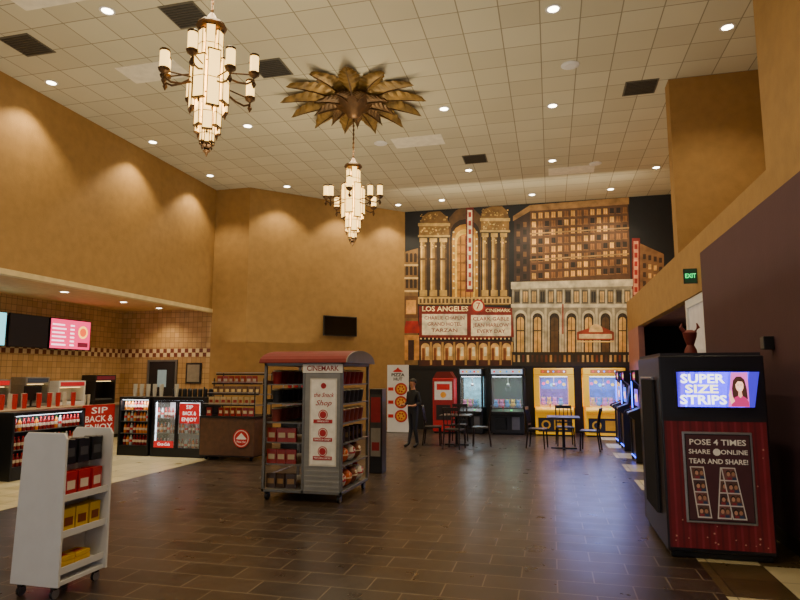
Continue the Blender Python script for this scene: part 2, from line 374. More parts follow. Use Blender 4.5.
m.poly([(511,282),(633,279),(633,286),(511,289)],'#c8bca0',5)
m.poly([(512,288),(632,286),(632,362),(512,362)],'#8c8472',2)
for i in range(14):
    x=514+i*8.5; m.rect(x,290,x+6,303,'#5a5244',3); m.rect(x+1,291.5,x+5,302,jit('#c8a46a' if i%3 else '#2a2622'),4); m.rect(x+2.8,291.5,x+3.3,302,'#5a5448',5); m.rect(x+6.3,289,x+8,304,'#bab096',5)
m.rect(511,304,633,307.5,'#d0c6ac',5)
for i in range(7):
    x=514+i*17; m.arch(x,352,x+13,310,'#c8bea4',3); m.arch(x+1.6,352,x+11.4,313,'#342a20',4); m.arch(x+3,352,x+10,317,'#d8ac64' if i not in(2,5) else '#5a4228',5)
    m.rect(x+6.2,314,x+6.9,352,'#4a3a28',6); m.rect(x+1.6,330,x+11.4,331.2,'#4a3a28',6); m.rect(x+13.4,308,x+15.8,356,'#beb498',5)
m.poly([(577,332),(598,325),(614,332),(614,340),(577,340)],'#9a3a26',8); m.arch(589,332,603,324,'#e8c890',9); m.rect(577,341,614,342.2,'#ffdf90',9)
m.rect(579,334,612,338.6,'#e8d4a8',9)
m.rect(562,304,563.6,334,'#8a4030',8)
m.rect(512,352,634,366,'#26221e',6)
for i in range(26): m.rect(513+i*4.6,355,515.2+i*4.6,362,jit(random.choice(['#b08850','#4a2a1c','#c8ac7c','#1a1614','#6a3424'])),7)
m.poly([(633,240),(664,254),(664,300),(633,300)],'#7a5430',1)
for r in range(5):
    for c in range(4): m.rect(643+c*5.4,254+r*9+c*1.2,646+c*5.4,259+r*9+c*1.2,'#d8a458' if (r*c)%3 else '#38200f',2)
m.rect(632,238,640,298,'#7a1612',3); m.rect(633.6,241,638.4,295,'#e09878',4)
for i in range(6): m.rect(634.4,244+i*8.6,637.6,249+i*8.6,'#a01c14',5)
mo=m.obj('mural',MURAL,loc=(0,YF-.012,0)); tag(mo,'large printed wall mural of a golden vintage theatre street at night','mural')

# ---------------------------------------------------------------- ceiling fittings
def downlight(x,y,z=H,e=250,first=[None],col=(1,.81,.50),size=125,blend=.7):
    if first[0] is None:
        b=B().use(WHITE).lathe([(.11,0),(.12,-.008),(.085,-.014),(.085,-.004)],seg=20).use(LENS).cyl((0,0,-.006),.083,.004,seg=20)
        o=b.obj('ceiling_downlight',None,(x,y,z)); tag(o,'round recessed ceiling downlight, lit warm white','downlight','recessed ceiling downlights'); first[0]=o
    else: o=first[0].copy(); COL.objects.link(o); o.location=(x,y,z)
    l=bpy.data.lights.new('lamp','SPOT'); l.energy=e; l.spot_size=R(size); l.spot_blend=blend; l.color=col; l.shadow_soft_size=.09
    lo=bpy.data.objects.new('lamp',l); COL.objects.link(lo); lo.parent=o; lo.location=(0,0,-.03)
def diag(s,off): return (A.x+n.x*s+n.y*off, A.y+n.y*s-n.x*off)
for y in(2.9,5.9,8.88,11.9,14.4): downlight(-9.05,y,e=300,size=105,blend=.45)
for s_ in(.9,2.9,4.7):
    x,y=diag(s_,.65); downlight(x,y,e=260,size=105,blend=.45)
for x,ys in ((-6.4,(3,7.2,11.6)),(-2.0,(-2,3,7.4,11.8,15.7)),(-3.2,(18.3,)),(.2,(0,4.4,8.8,12.2,15.5)),(-.4,(18.4,)),(1.9,(18.4,)),(2.9,(9.97,14.3,16.7))):
    for y in ys: downlight(x,y)
for y in(7.5,9.5,11.5,13.5,15.0): 
    downlight(-10.9,y,SO,130)
vb=B().use(mat('vent_frame','#5d594f',.6)).box(-.3,.3,-.3,.3,-.012,0).use(mat('vent_louver','#33312e',.6))
for i in range(9): vb.box(-.27,.27,-.26+i*.06,-.225+i*.06,-.022,-.012)
V=None
for x,y in((1.84,11.8),(-1.73,14.9),(-8.4,7.7),(-5.3,7.6),(-4.75,9.4),(-6.2,4.9)):
    if V is None: V=vb.obj('ceiling_vent',None,(x,y,H)); tag(V,'square dark louvered air vent in the ceiling','air vent','ceiling air vents')
    else: dup(V,(x,y,H))
pw=B().use(mat('pale_emissive_panel','#e0dac8',.6,es=.05)).box(-.6,.6,-.3,.3,-.01,0)  # pale panel with a very faint emission
PW=None
for x,y in((-7.0,6.6),(-5.8,5.6),(-2.9,11.9+1.5),(.7,16.4),(-6.9,9.0)):
    if PW is None: PW=pw.obj('ceiling_panel',None,(x,y,H)); tag(PW,'pale replaced panel set into the tiled ceiling','ceiling panel','pale ceiling panels')
    else: dup(PW,(x,y,H))
SP=None
for x,y in((.5,10.6),(1.3,16.0),(-3.8,13.3)):
    if SP is None: SP=B().use(WHITE).lathe([(.16,0),(.16,-.01),(.1,-.03),(.03,-.03)],seg=20).obj('ceiling_speaker',None,(x,y,H)); tag(SP,'round white ceiling speaker','speaker','ceiling speakers')
    else: dup(SP,(x,y,H))

def medallion(x,y):
    e=root('ceiling_medallion','gilded bronze leaf rosette around the chandelier chain','ceiling ornament',(x,y,H))
    def leafring(nl,r0,r1,w,z0,z1,off,name,mm):
        b=B()
        for k in range(nl):
            b.use(mm)
            a=off+k*2*math.pi/nl; M=Matrix.Rotation(a,4,'Z'); rows=[]; NR=15
            for i in range(NR):
                t=i/(NR-1); r=r0+(r1-r0)*t; ww=w*math.sin(math.pi*min(1,(t*.86+.14)))**.7 if i<NR-1 else 0
                ww+=.004
                z=z0+(z1-z0)*t+.04*math.sin(math.pi*t)
                jag=1.1 if i%2 else .86
                rows.append([b.bm.verts.new(M@Vector((r-.09*abs(q),q*ww*jag,z+.13*abs(q)**1.3*(1-t*.3)))) for q in(-1,-.5,0,.5,1)])
            n_=len(b.bm.faces)
            for p,q in zip(rows,rows[1:]):
                for j in range(4): b.bm.faces.new((p[j],p[j+1],q[j+1],q[j]))
            b._f(n_)
            b.use(BRONZE).tube([M@Vector((r0+(r1-r0)*t,0,z0+(z1-z0)*t+.04*math.sin(math.pi*t)-.012)) for t in(0,.25,.5,.75,.97)],[.02,.017,.013,.009,.004],6)
        o=b.obj(name,e); s=o.modifiers.new('s','SOLIDIFY'); s.thickness=.012
    leafring(13,.3,1.45,.21,-.14,-.18,.1,'outer_leaf_ring',LEAF)
    leafring(9,.2,.85,.15,-.22,-.32,math.pi/8,'inner_leaf_ring',LEAF2)
    B().use(BRONZE).lathe([(.42,-.0),(.42,-.12),(.3,-.24),(.2,-.3),(.12,-.42),(.03,-.46)],seg=24).obj('center_boss',e,smooth=True)
medallion(-3.66,10.85)
medallion(-3.75,5.85)

def chandelier():
    e=root('chandelier','tiered art deco chandelier of glowing amber glass panels and dark bronze','chandelier',(-3.66,10.85,4.22),group='lobby chandeliers')
    def tier(r,z0,z1,n,hw,st):
        b=B().use(TUBE); fb=B().use(BRONZE)
        for k in range(n):
            a=k*2*math.pi/n; ca,sa=math.cos(a),math.sin(a); dz=st*(k%2); rr=r*(1.0 if k%2==0 else .93)
            def rect(h,th): return [(rr*ca+th*u*ca-h*v*sa, rr*sa+th*u*sa+h*v*ca) for u,v in((-1,-1),(1,-1),(1,1),(-1,1))]
            b.prism(rect(hw,.014),z0-dz,z1+dz,'z')
            fb.prism(rect(hw+.006,.02),z0-dz-.016,z0-dz,'z').prism(rect(hw+.006,.02),z1+dz,z1+dz+.016,'z')
            zm=(z0+z1)/2
            fb.prism(rect(hw+.002,.017),zm-.004,zm+.004,'z')
            for v in(-1,1):
                x=rr*ca+.014*ca-hw*v*sa; y=rr*sa+.014*sa+hw*v*ca; fb.cyl((x,y,z0-dz),.006,z1-z0+2*dz,seg=4)
            fb.lathe([(.003,z0-dz-.07),(.014,z0-dz-.04),(.006,z0-dz-.015)],(rr*ca,rr*sa,0),6)
        b.obj('glass_tier',e); fb.obj('tier_frame',e)
    tier(.21,.64,1.14,8,.07,.08); tier(.12,1.18,1.52,6,.052,.05); tier(.13,.36,.66,6,.055,.06); tier(.065,.18,.36,6,.028,.02)
    B().use(TUBE).cyl((0,0,.3),.06,1.2,seg=10).cyl((0,0,.6),.14,.6,seg=10).obj('inner_glow_tube',e)
    B().use(BRONZE).lathe([(.004,0),(.02,.04),(.045,.07),(.03,.1),(.07,.13),(.07,.15)],seg=12).obj('finial',e,smooth=True)
    B().use(BRONZE).lathe([(.14,1.58),(.18,1.6),(.16,1.64),(.08,1.68),(.05,1.74),(.02,1.78)],seg=12).obj('crown',e,smooth=True)
    b=B().use(BRONZE).cyl((0,0,1.76),.012,H-4.22-1.76-.40,seg=8)
    for i in range(10): b.sph((0,0,1.82+i*.09),.022,(1,.6,1.6),8)
    b.obj('chain',e)
    for k in range(8):
        a=k*math.pi/4+.2; lo=.0 if k%2 else .12; rr=.53
        ca,sa=math.cos(a),math.sin(a)
        pts=[(.22*ca,.22*sa,.84+lo),(.34*ca,.34*sa,.78+lo),(.45*ca,.45*sa,.76+lo),(rr*ca,rr*sa,.80+lo),(rr*ca,rr*sa,.86+lo)]
        ab=B().use(BRONZE).tube(pts,.013,6).lathe([(.02,.83+lo),(.06,.86+lo),(.068,.89+lo),(.055,.9+lo)],(rr*ca,rr*sa,0),8); ab.lathe([(.004,.70+lo),(.03,.75+lo),(.01,.8+lo)],(rr*ca,rr*sa,0),8)
        ab.tube([(.22*ca,.22*sa,.9+lo),(rr*ca,rr*sa,.87+lo)],.009,6)
        ao=ab.obj('arm',e)
        B().use(TUBE).lathe([(.05,.9+lo),(.053,.91+lo),(.053,1.10+lo),(.045,1.12+lo)],(rr*ca,rr*sa,0),8).obj('lamp_shade',ao)
        B().use(BRONZE).lathe([(.056,1.09+lo),(.06,1.11+lo),(.05,1.12+lo)],(rr*ca,rr*sa,0),8).obj('shade_rim',ao)
    for z in(-.25,1.95):
        l=bpy.data.lights.new('glow','POINT'); l.energy=50; l.color=(1,.78,.45); l.shadow_soft_size=.2
        lo=bpy.data.objects.new('glow',l); COL.objects.link(lo); lo.parent=e; lo.location=(0,0,z)
    return e
C1=chandelier(); dup(C1,(-3.80,5.95,4.26))

# ---------------------------------------------------------------- wall tv on diagonal wall
ang=math.atan2(n.y,n.x)
x,y=diag(2.93,.004)
tv=root('television','black flat television, switched off, mounted on the angled wall','television',(x,y,2.95),ang)
B().use(BLACK).box(-.57,.57,-.12,-.07,.0,.62).obj('bezel',tv,bevel=.008)
B().use(DKGLASS).box(-.54,.54,-.124,-.118,.03,.59).obj('screen',tv)
B().use(GREY).box(-.15,.15,-.07,0,.15,.45).obj('wall_bracket',tv)

# ---------------------------------------------------------------- menu screens over the counter
def menu(y,z,w,h,fn,label):
    e=root('menu_screen',label,'menu screen',(XB,y,z),R(90),'menu screens over the snack counter')
    B().use(BLACK).box(-w/2,w/2,-.2,-.14,0,h).obj('bezel',e,bevel=.006)
    B().use(GREY).box(-.1,.1,-.14,0,h*.3,h*.7).obj('wall_bracket',e)
    p=P(); p.rect(-w/2+.02,.02,w/2-.02,h-.02,'#050506',0); fn(p,w,h); p.obj('display',SCREEN,e,(0,-.203,0))
def mpink(p,w,h):
    p.rect(-w/2+.02,.02,w/2-.02,h-.02,'#d02a58',1)
    for i in range(6):
        p.rect(-w*.45,h*(.12+i*.13),-w*(.12+.04*(i%2)),h*(.17+i*.13),'#ffc8d8',2); p.rect(-w*.02,h*(.12+i*.13),w*.08,h*(.17+i*.13),'#ffd8e0',2)
    p.disc(w*.3,h*.6,.17,'#ffc24a',2); p.disc(w*.3,h*.6,.12,'#d04a18',3); p.rect(w*.18,h*.1,w*.44,h*.25,'#50101c',2)
def mteal(p,w,h):
    p.rect(-w/2+.02,.02,w/2-.02,h-.02,'#68b8c0',1)
    for i in range(5): p.rect(-w*.4,h*(.14+i*.15),w*.3,h*(.2+i*.15),'#e8fbff',2)
menu(13.4,2.42,1.4,.8,mpink,'lit pink menu screen above the snack counter')
menu(12.08,2.42,1.15,.8,lambda p,w,h:None,'dark switched-off menu screen above the counter')
menu(10.8,2.42,1.25,.8,mteal,'lit pale teal menu screen above the snack counter')

# ---------------------------------------------------------------- concession furniture
def counter(x,y,L,d,h,rz,label,front=DARK):
    e=root('counter_cabinet',label,'counter',(x,y,0),rz)
    B().use(front).box(-L/2,L/2,0,d,.1,h-.05).use(BLACK).box(-L/2+.03,L/2-.03,.05,d,0,.1).obj('body',e)
    k=max(1,int(L/.9))
    for i in range(k):
        w=L/k; B().use(front).box(-L/2+i*w+.02,-L/2+(i+1)*w-.02,-.02,0,.16,h-.12).obj('door',e,bevel=.006)
    B().use(TANTOP).box(-L/2-.02,L/2+.02,-.04,d,h-.05,h).obj('worktop',e,bevel=.006)
    return e
counter(-9.35,7.8,6.2,.75,1.12,R(90),'dark snack counter with tan top facing the lobby')
counter(-12.0,11.6,7.8,.55,.95,R(90),'back counter along the tiled wall',STEEL)

def bottle(col,cap):
    m_=mat('drink_'+col,col,.25); c_=mat('cap_'+cap,cap,.4); l_=mat('label_'+cap,'#c9b9a4' if cap!='#e8e8e8' else '#c81820',.5)
    return B().use(m_).lathe([(.03,0),(.033,.01),(.033,.06),(.032,.13),(.022,.17),(.012,.19),(.012,.2)],seg=10).use(l_).lathe([(.034,.065),(.034,.115)],seg=10).use(c_).cyl((0,0,.195),.014,.02,seg=10)
def cupstack(col):
    b=B().use(mat('cup_'+col,col,.5))
    for i in range(5): b.lathe([(.035,i*.035),(.045,i*.035+.13),(.048,i*.035+.132),(.045,i*.035+.136)],seg=12)
    return b
def fill(mk,name,label,cat,group,poss,rz=0,jr=.3):
    o=mk().obj(name,None,poss[0],rz,smooth=True); tag(o,label,cat,group)
    for p in poss[1:]:
        c=o.copy(); COL.objects.link(c); c.location=p; c.rotation_euler[2]=rz+random.uniform(-jr,jr)
    return o
def cooler_open(x,y,W_,D_,Hh,rz,label,shelves,le=3.5):
    e=root('drink_cooler',label,'drink cooler',(x,y,0),rz)
    b=B().use(BLACK).box(-W_/2,-W_/2+.04,0,D_,0,Hh).box(W_/2-.04,W_/2,0,D_,0,Hh).box(-W_/2+.04,W_/2-.04,D_-.04,D_,0,Hh).box(-W_/2+.04,W_/2-.04,0,D_-.04,0,.22).box(-W_/2+.04,W_/2-.04,0,D_-.04,Hh-.06,Hh)
    b.obj('body',e,bevel=.006)
    B().use(LEDW).box(-W_/2+.06,W_/2-.06,.03,.04,Hh-.07,Hh-.061).obj('light_strip',e)
    for z in shelves: B().use(GREY).box(-W_/2+.04,W_/2-.04,.04,D_-.04,z-.015,z).obj('shelf',e)
    parea(e,(0,.03,Hh-.08),W_*.9,.03,le*W_,(.95,.97,1),(R(15),0,0))  # area light added below the strip to brighten the bottles
    return e
cooler_open(-8.72,9.12,1.6,.42,1.12,R(90),'low open drink cooler in front of the snack counter',(.5,.8))
def bottles_at(pos,grp):
    for k,(c1,c2,lb) in {'r':('#7a0d10','#c81820','dark cola bottle with red cap'),'w':('#a8b8bc','#e8e8e8','clear water bottle with white cap'),'o':('#c8701a','#1d5a2a','orange drink bottle with green cap')}.items():
        if pos[k]: fill(lambda:bottle(c1,c2),'drink_bottle',lb,'bottle',grp,pos[k])
pos={'r':[], 'w':[], 'o':[]}
for z in(.22,.5,.8):
    for i in range(17): pos[random.choice('rrrrwo')].append((-8.79,8.42+i*.087,z))
bottles_at(pos,'bottles in the low open cooler')
def signpanel(name,label,x,y,z,rz,w,h,lines,bg='#b3151b',fg='#ffffff',stand=True,sz=.1):
    e=root(name,label,'sign',(x,y,z),rz)
    B().use(mat('sign_'+bg,bg,.5)).box(-w/2,w/2,0,.03,0,h).obj('panel',e,bevel=.004)
    if stand: B().use(BLACK).box(-w/2,w/2,.0,.3,-z,-.02).box(-w/2,w/2,.03,.3,-.02,0).obj('stand',e)
    p=P(); n_=len(lines); p.rect(-w/2+.02,.02,w/2-.02,h-.02,bg,0)
    for i,t in enumerate(lines): p.text(t,0,h-(i+.7)*h/(n_+.4),sz,fg,1,w=min(w*.86,len(t)*sz*.72))
    p.obj('lettering',GLOW2,e,(0,-.001,0)); return e
signpanel('promotional_sign','red sign reading SIP BACK & ENJOY on a black stand',-8.78,10.36,.6,R(78),.72,.56,['SIP','BACK &','ENJOY'],sz=.17)
cooler_open(-8.95,11.62,.78,.6,1.27,0,'narrow black open cooler filled with snacks and drinks',(.48,.74,.98),9)
pos={'r':[], 'w':[], 'o':[]}
for z in(.22,.48,.74,.98):
    for i in range(8): pos[random.choice('rrwoo')].append((-8.95-.28+i*.08,11.72,z))
bottles_at(pos,'bottles in the narrow cooler')
e=root('glass_door_cooler','black counter-height cooler with two lit glass doors','drink cooler',(-7.85,11.62,0))
B().use(BLACK).box(-.65,-.61,0,.65,0,1.27).box(.61,.65,0,.65,0,1.27).box(-.61,.61,.61,.65,0,1.27).box(-.61,.61,0,.61,0,.16).box(-.61,.61,0,.61,1.2,1.27).obj('body',e,bevel=.006)
B().use(WHITE).box(-.6,.6,.59,.609,.17,1.19).obj('lining',e)
B().use(LEDW).box(-.6,.6,.08,.1,1.18,1.199).box(-.6,-.585,.08,.1,.2,1.17).obj('light_strip',e)
parea(e,(0,.08,1.17),1.1,.05,22,(.9,.95,1),(R(15),0,0))  # extra area light added to brighten the cooler interior
for z in(.5,.82): B().use(GREY).box(-.61,.61,.06,.6,z-.015,z).obj('shelf',e)
for x0 in(-.6,.005):
    dd=B().use(BLACK).box(x0,x0+.04,-.03,0,.16,1.2).box(x0+.555,x0+.595,-.03,0,.16,1.2).box(x0+.04,x0+.555,-.03,0,.16,.2).box(x0+.04,x0+.555,-.03,0,1.16,1.2).obj('door',e)
    B().use(GLASS).box(x0+.04,x0+.555,-.02,-.012,.2,1.16).obj('door_glass',dd)
    B().use(STEEL).cyl((x0+(.52 if x0<-.3 else .07),-.06,.5),.01,.4,seg=8).obj('handle',dd)
p=P(); p.rect(.06,.72,.54,1.14,'#b3151b',1)
for i,t in enumerate(('SIP','BACK &','ENJOY')): p.text(t,.3,1.06-i*.13,.11,'#ffffff',2,w=(.16,.32,.36)[i])
p.obj('promotional_decal',GLOW,e,(0,-.033,0))
p=P(); p.rect(-.54,.2,-.06,.34,'#b3151b',1); p.text('Coca-Cola',-.3,.27,.09,'#ffffff',2,w=.3,shear=.3)
p.obj('drink_decal',GLOW,e,(0,-.033,0))
pos={'r':[], 'w':[], 'o':[]}
for z in(.16,.5,.82):
    for i in range(14): pos[random.choice('wwrro')].append((-8.42+i*.088,11.76,z))
bottles_at(pos,'bottles in the glass door cooler')
def cupposs(x0,x1,y0,y1,z,n): return [(random.uniform(x0,x1),y0+(y1-y0)*(i+.5)/n,z) for i in range(n)]
fill(lambda:cupstack('#c01c20'),'cup_stack','stack of red paper cups','cup stack','cup stacks on the counter',cupposs(-9.75,-9.6,8.8,10.7,1.12,7))
fill(lambda:cupstack('#d0ccc0'),'cup_stack','stack of white paper cups','cup stack','white cup stacks on the counter',cupposs(-9.98,-9.88,7.9,10.8,1.12,9))
fill(lambda:cupstack('#d0ccc0'),'cup_stack','stack of white paper cups','cup stack','cups on the coolers',[(-9.2+i*.17,11.95,1.27) for i in range(5)]+[(-8.1,11.9,1.27)])
fill(lambda:B().use(mat('lid_black','#1a1a1c',.4)).lathe([(.05,0),(.05,.16),(.03,.18)],seg=12),'lid_stack','stack of black cup lids','lid stack','lid stacks on the cooler',[(-8.25+i*.13,12.05,1.27) for i in range(8)])
def machine(x,y,w,d,h,label,name,screen='#20242a',m_=STEEL):
    e=root(name,label,'food equipment',(x,y,.95),R(90))
    B().use(m_).box(-w/2,w/2,0,d,0,.12).box(-w/2,w/2,0,d,h-.16,h).box(-w/2,-w/2+.04,0,d,.12,h-.16).box(w/2-.04,w/2,0,d,.12,h-.16).box(-w/2+.04,w/2-.04,d-.04,d,.12,h-.16).obj('housing',e,bevel=.008)
    B().use(mat('panel_'+screen,screen,.3,es=.6)).box(-w/2+.05,w/2-.05,-.006,0,h-.13,h-.03).obj('sign_strip',e)
    B().use(mat('warm_glow','#ffcf80',.5,es=3)).box(-w/2+.08,w/2-.08,.1,.14,h-.18,h-.165).obj('heat_lamp',e)
    B().use(GREY).box(-w/2+.06,w/2-.06,.05,d-.06,.12,.15).obj('tray',e)
machine(-12.05,9.9,.8,.45,.8,'steel food warmer on the back counter','food_warmer','#a8202a')
machine(-12.05,10.9,.9,.45,.7,'steel drink dispenser on the back counter','drink_dispenser','#c81820')
machine(-12.05,12.1,.7,.45,.75,'steel food warmer with lit interior','food_warmer','#303640')
machine(-12.05,13.2,.9,.45,.65,'white popcorn holding cabinet on the back counter','popcorn_cabinet','#a8202a',WHITE)
machine(-12.05,14.4,.8,.45,.8,'dark beverage dispenser on the back counter','drink_dispenser','#5a1820',DARK)
fill(lambda:cupstack('#d0ccc0'),'cup_stack','stack of white paper cups','cup stack','cups on the back counter',[(-12.2,11.45,.95),(-12.2,11.6,.95),(-12.2,12.6,.95),(-12.2,13.8,.95),(-12.2,13.95,.95)])
for y in(8.3,9.9):
    e=root('cash_register','black point of sale monitor on the counter','cash register',(-9.85,y,1.12),R(90),'registers on the counter')
    B().use(BLACK).box(-.12,.12,.05,.25,0,.02).cyl((0,.15,.02),.02,.16,seg=10).obj('stand',e); B().use(BLACK).box(-.2,.2,.1,.14,.14,.42).obj('monitor',e,bevel=.01)
d=root('door_2','dark service door with steel frame in the tiled wall','door',(-11.15,YC-.001,0)); d['kind']='structure'
B().use(GREY).box(-.5,-.44,-.04,0,0,2.2).box(.44,.5,-.04,0,0,2.2).box(-.44,.44,-.04,0,2.14,2.2).obj('door_frame',d)
B().use(mat('dark_door','#1d1a1a',.5)).box(-.44,.44,-.02,0,0,2.14).obj('door_leaf',d)
B().use(mat('door_window','#8aa0a8',.3,es=.3)).box(-.15,.15,-.024,-.02,1.4,1.9).obj('door_window',d)
bd=root('notice_board','small dark notice panel on the tiled wall','notice board',(-10.1,YC,1.5)); B().use(DARK).box(-.25,.25,-.04,0,0,.6).obj('frame',bd)
p=P(); p.rect(-.2,.05,.2,.55,'#8a8070',0); p.obj('sheet',PRINT,bd,(0,-.042,0))

e=root('snack_display_cart','walnut cart with chrome tiered shelves and a red round emblem','display rack',(-6.55,11.42,0))
B().use(WOOD).box(-.62,.62,0,.85,.1,.86).use(BLACK).box(-.64,.64,-.02,.87,.86,.9).box(-.6,.6,.02,.83,.07,.1).obj('base_cabinet',e,bevel=.005)
for sx in(-.52,.52):
    for sy in(.1,.75): B().use(BLACK).cyl((sx-.015,sy,.035),.035,.03,'x',seg=12).obj('caster',e)
for sx in(-.6,.58):
    B().use(BLACK).box(sx,sx+.02,.04,.06,.9,1.5).box(sx,sx+.02,.8,.82,.9,1.8).box(sx,sx+.02,.42,.44,.9,1.68).obj('upright',e)
for i,z in enumerate((1.12,1.34,1.56,1.76)): 
    y0=.04+.16*i
    B().use(STEEL).box(-.6,.6,y0,.82,z-.012,z).box(-.6,.6,y0-.01,y0,z+.03,z+.045).use(BLACK).box(-.6,.6,y0-.01,y0,z-.012,z+.02).obj('wire_shelf',e)
p=P(); p.disc(.35,.46,.19,'#c81820',1); p.disc(.35,.46,.165,'#f0e8dc',2); p.disc(.35,.46,.15,'#c81820',3); p.poly([(.23,.45),(.35,.57),(.47,.45),(.43,.44),(.27,.44)],'#ffffff',4); p.text('Pizza Hut',.35,.39,.06,'#ffffff',4,w=.2)
p.obj('emblem',PRINT,e,(0,-.022,0))
def packet(c1,c2,w=.07,h=.12,d=.03):
    b=B().use(mat('pkt_'+c1,c1,.4)).prism([(-w,0),(w,0),(w*1.05,h*.1),(w*.96,h*.5),(w*1.05,h*.9),(w,h),(-w,h),(-w*1.05,h*.9),(-w*.96,h*.5),(-w*1.05,h*.1)],-d/2,d/2,'y')
    return b.use(mat('pkt2_'+c2,c2,.5)).box(-w*.7,w*.7,-d/2-.002,-d/2,h*.3,h*.65)
for j,(c1,c2,lb) in enumerate((('#a8281e','#e8d8b0','red snack packet on a wire shelf'),('#b8a070','#8a2018','cream snack packet on a wire shelf'),('#6a4a30','#e0c080','brown snack packet on a wire shelf'),('#8a2820','#b0a090','dark red snack packet on a wire shelf'))):
    zz=(.9,1.12,1.34,1.56)[j]; yy=(.1,.17,.33,.48)[j]+.03
    fill(lambda:packet(c1,c2,.055,.17,.04),'snack_packet',lb,'snack packet','packets on the tiered rack',[(-6.55-.5+i*.14,11.42+yy,zz) for i in range(8) if random.random()>.15])
e=root('snack_display_cart','black tiered stand of cups and snacks behind the kiosk','display rack',(-5.35,12.3,0))
B().use(BLACK).box(-.4,.4,0,.6,0,.8).obj('base_cabinet',e); 
for z in(1.1,1.4,1.7): B().use(STEEL).box(-.4,.4,.05,.55,z-.015,z).obj('wire_shelf',e)
for sx in(-.4,.38): B().use(STEEL).box(sx,sx+.02,.05,.07,.8,1.7).box(sx,sx+.02,.53,.55,.8,1.7).obj('upright',e)
fill(lambda:cupstack('#b01c1c'),'cup_stack','stack of red snack cups','cup stack','cups on the black stand',[(-5.65+i*.15,12.5,z) for z in(.8,1.1,1.4) for i in range(5)])
e=root('display_tower','slim dark display tower with small red items behind the kiosk','display rack',(-3.1,10.6,0))
B().use(DARK).box(-.12,.12,0,.3,0,1.5).obj('body',e,bevel=.01)
p=P(); p.rect(-.1,.3,.1,1.4,'#3a3634',0); p.rect(-.09,.9,.09,1.35,'#8a1c20',1); p.rect(-.09,.3,.09,.8,'#8a847c',1); p.rect(-.07,.4,.07,.55,'#8a1c20',2); p.obj('front_graphic',PRINT,e,(0,-.003,0))

# ---------------------------------------------------------------- central snack kiosk
KX,KY=-3.42,8.0
k=root('snack_kiosk','wheeled grey metal snack kiosk with red barrel roof and poster panel','kiosk',(KX,KY,0))
b=B().use(GREY)
for x0,y0 in((-.58,.0),(.58,.0),(-.58,1.22),(.58,1.22),(.02,0)): b.box(x0-.02,x0+.02,y0,y0+.04,.12,1.92)
b.box(-.6,.6,0,1.26,.12,.16).box(-.6,.6,0,1.26,1.88,1.92); b.obj('frame',k,bevel=.004)
for x0 in(-.54,.54):
    for y0 in(.08,1.18): B().use(BLACK).cyl((x0-.02,y0,.055),.055,.04,'x',seg=14).use(GREY).box(x0-.03,x0+.03,y0-.03,y0+.03,.09,.12).obj('caster',k)
b=B().use(mat('panel_grey','#8d8c88',.5,metal=.2)).box(.04,.56,.005,.025,.16,1.88)
for i in range(24): b.box(.05,.55,-.002,.005,.2+i*.07,.225+i*.07)
b.obj('end_panel',k)
B().use(mat('spine_grey','#3d3b38',.5)).box(-.01,.01,.04,1.22,.16,1.88).obj('center_panel',k)
for z in(.5,.8,1.08,1.35,1.62): 
    B().use(GREY).box(.02,.6,.04,1.22,z-.015,z).obj('shelf',k)
    B().use(GREY).box(-.6,-.02,.04,1.22,z-.015,z).use(STEEL).box(-.61,-.6,.04,1.22,z-.015,z+.05).obj('shelf',k)
B().use(STEEL).tube([(-.62,0,.3),(-.66,.1,.3),(-.66,1.2,.3)],.008).obj('rail',k)
prof=[(-.05,1.92)]+[(.63-.68*math.cos(math.pi*i/12),1.93+.18*math.sin(math.pi*i/12)) for i in range(13)]+[(1.31,1.92)]
B().use(DRED).prism(prof,-.66,.66,'x').obj('roof',k)
B().use(GREY).prism([(y_,z_) for y_,z_ in prof],.66,.675,'x').obj('roof_end_trim',k)
p=P(); p.rect(-.0,1.78,.6,1.9,'#e8e4dc',1); p.text('CINEMARK',.3,1.84,.1,'#8a1014',2,w=.48,bold=.02)
p.obj('header_sign',PRINT,k,(0,-.006,0))
p=P(); p.rect(.12,.5,.52,1.7,'#ded8cc',1); p.rect(.14,.52,.50,1.68,'#f5f1e8',2)
p.disc(.32,1.6,.04,'#a81820',3)
p.text('the Snack',.32,1.47,.085,'#a81820',3,w=.3,shear=.35); p.text('Shop',.32,1.36,.1,'#a81820',3,w=.24,shear=.35)
for j,(zc,t) in enumerate(((1.2,'GRAB & GO'),(.95,'SNACKS & CANDY'),(.7,'POPCORN & MORE'))):
    p.disc(.32,zc,.07,'#b01c22',3); p.disc(.32,zc,.058,'#f5f1e8',4); p.disc(.32,zc,.05,'#b01c22',5)
    p.rect(.18,zc-.115,.46,zc-.065,'#b01c22',6); p.text(t,.32,zc-.09,.034,'#ffffff',7,w=.24 if j else .17)
p.obj('poster',PRINT,k,(0,-.009,0))
def bucket(c): return lambda: B().use(mat('bkt_'+c,c,.5)).lathe([(.06,0),(.085,.17),(.09,.175),(.085,.18)],seg=14).use(mat('bkt_top','#efe3b8',.7)).sph((0,0,.175),.078,(1,1,.4),10)
def gball(c,c2): return lambda: B().use(mat('ball_'+c,c,.5)).sph((0,0,.125),.125,(1,1,1),16).use(mat('ball_'+c2,c2,.5)).lathe([(.127,.115),(.13,.125),(.127,.135)],seg=16).cyl((0,0,.235),.04,.03,seg=10).sph((.1,0,.15),.05,(.6,1,1),8)
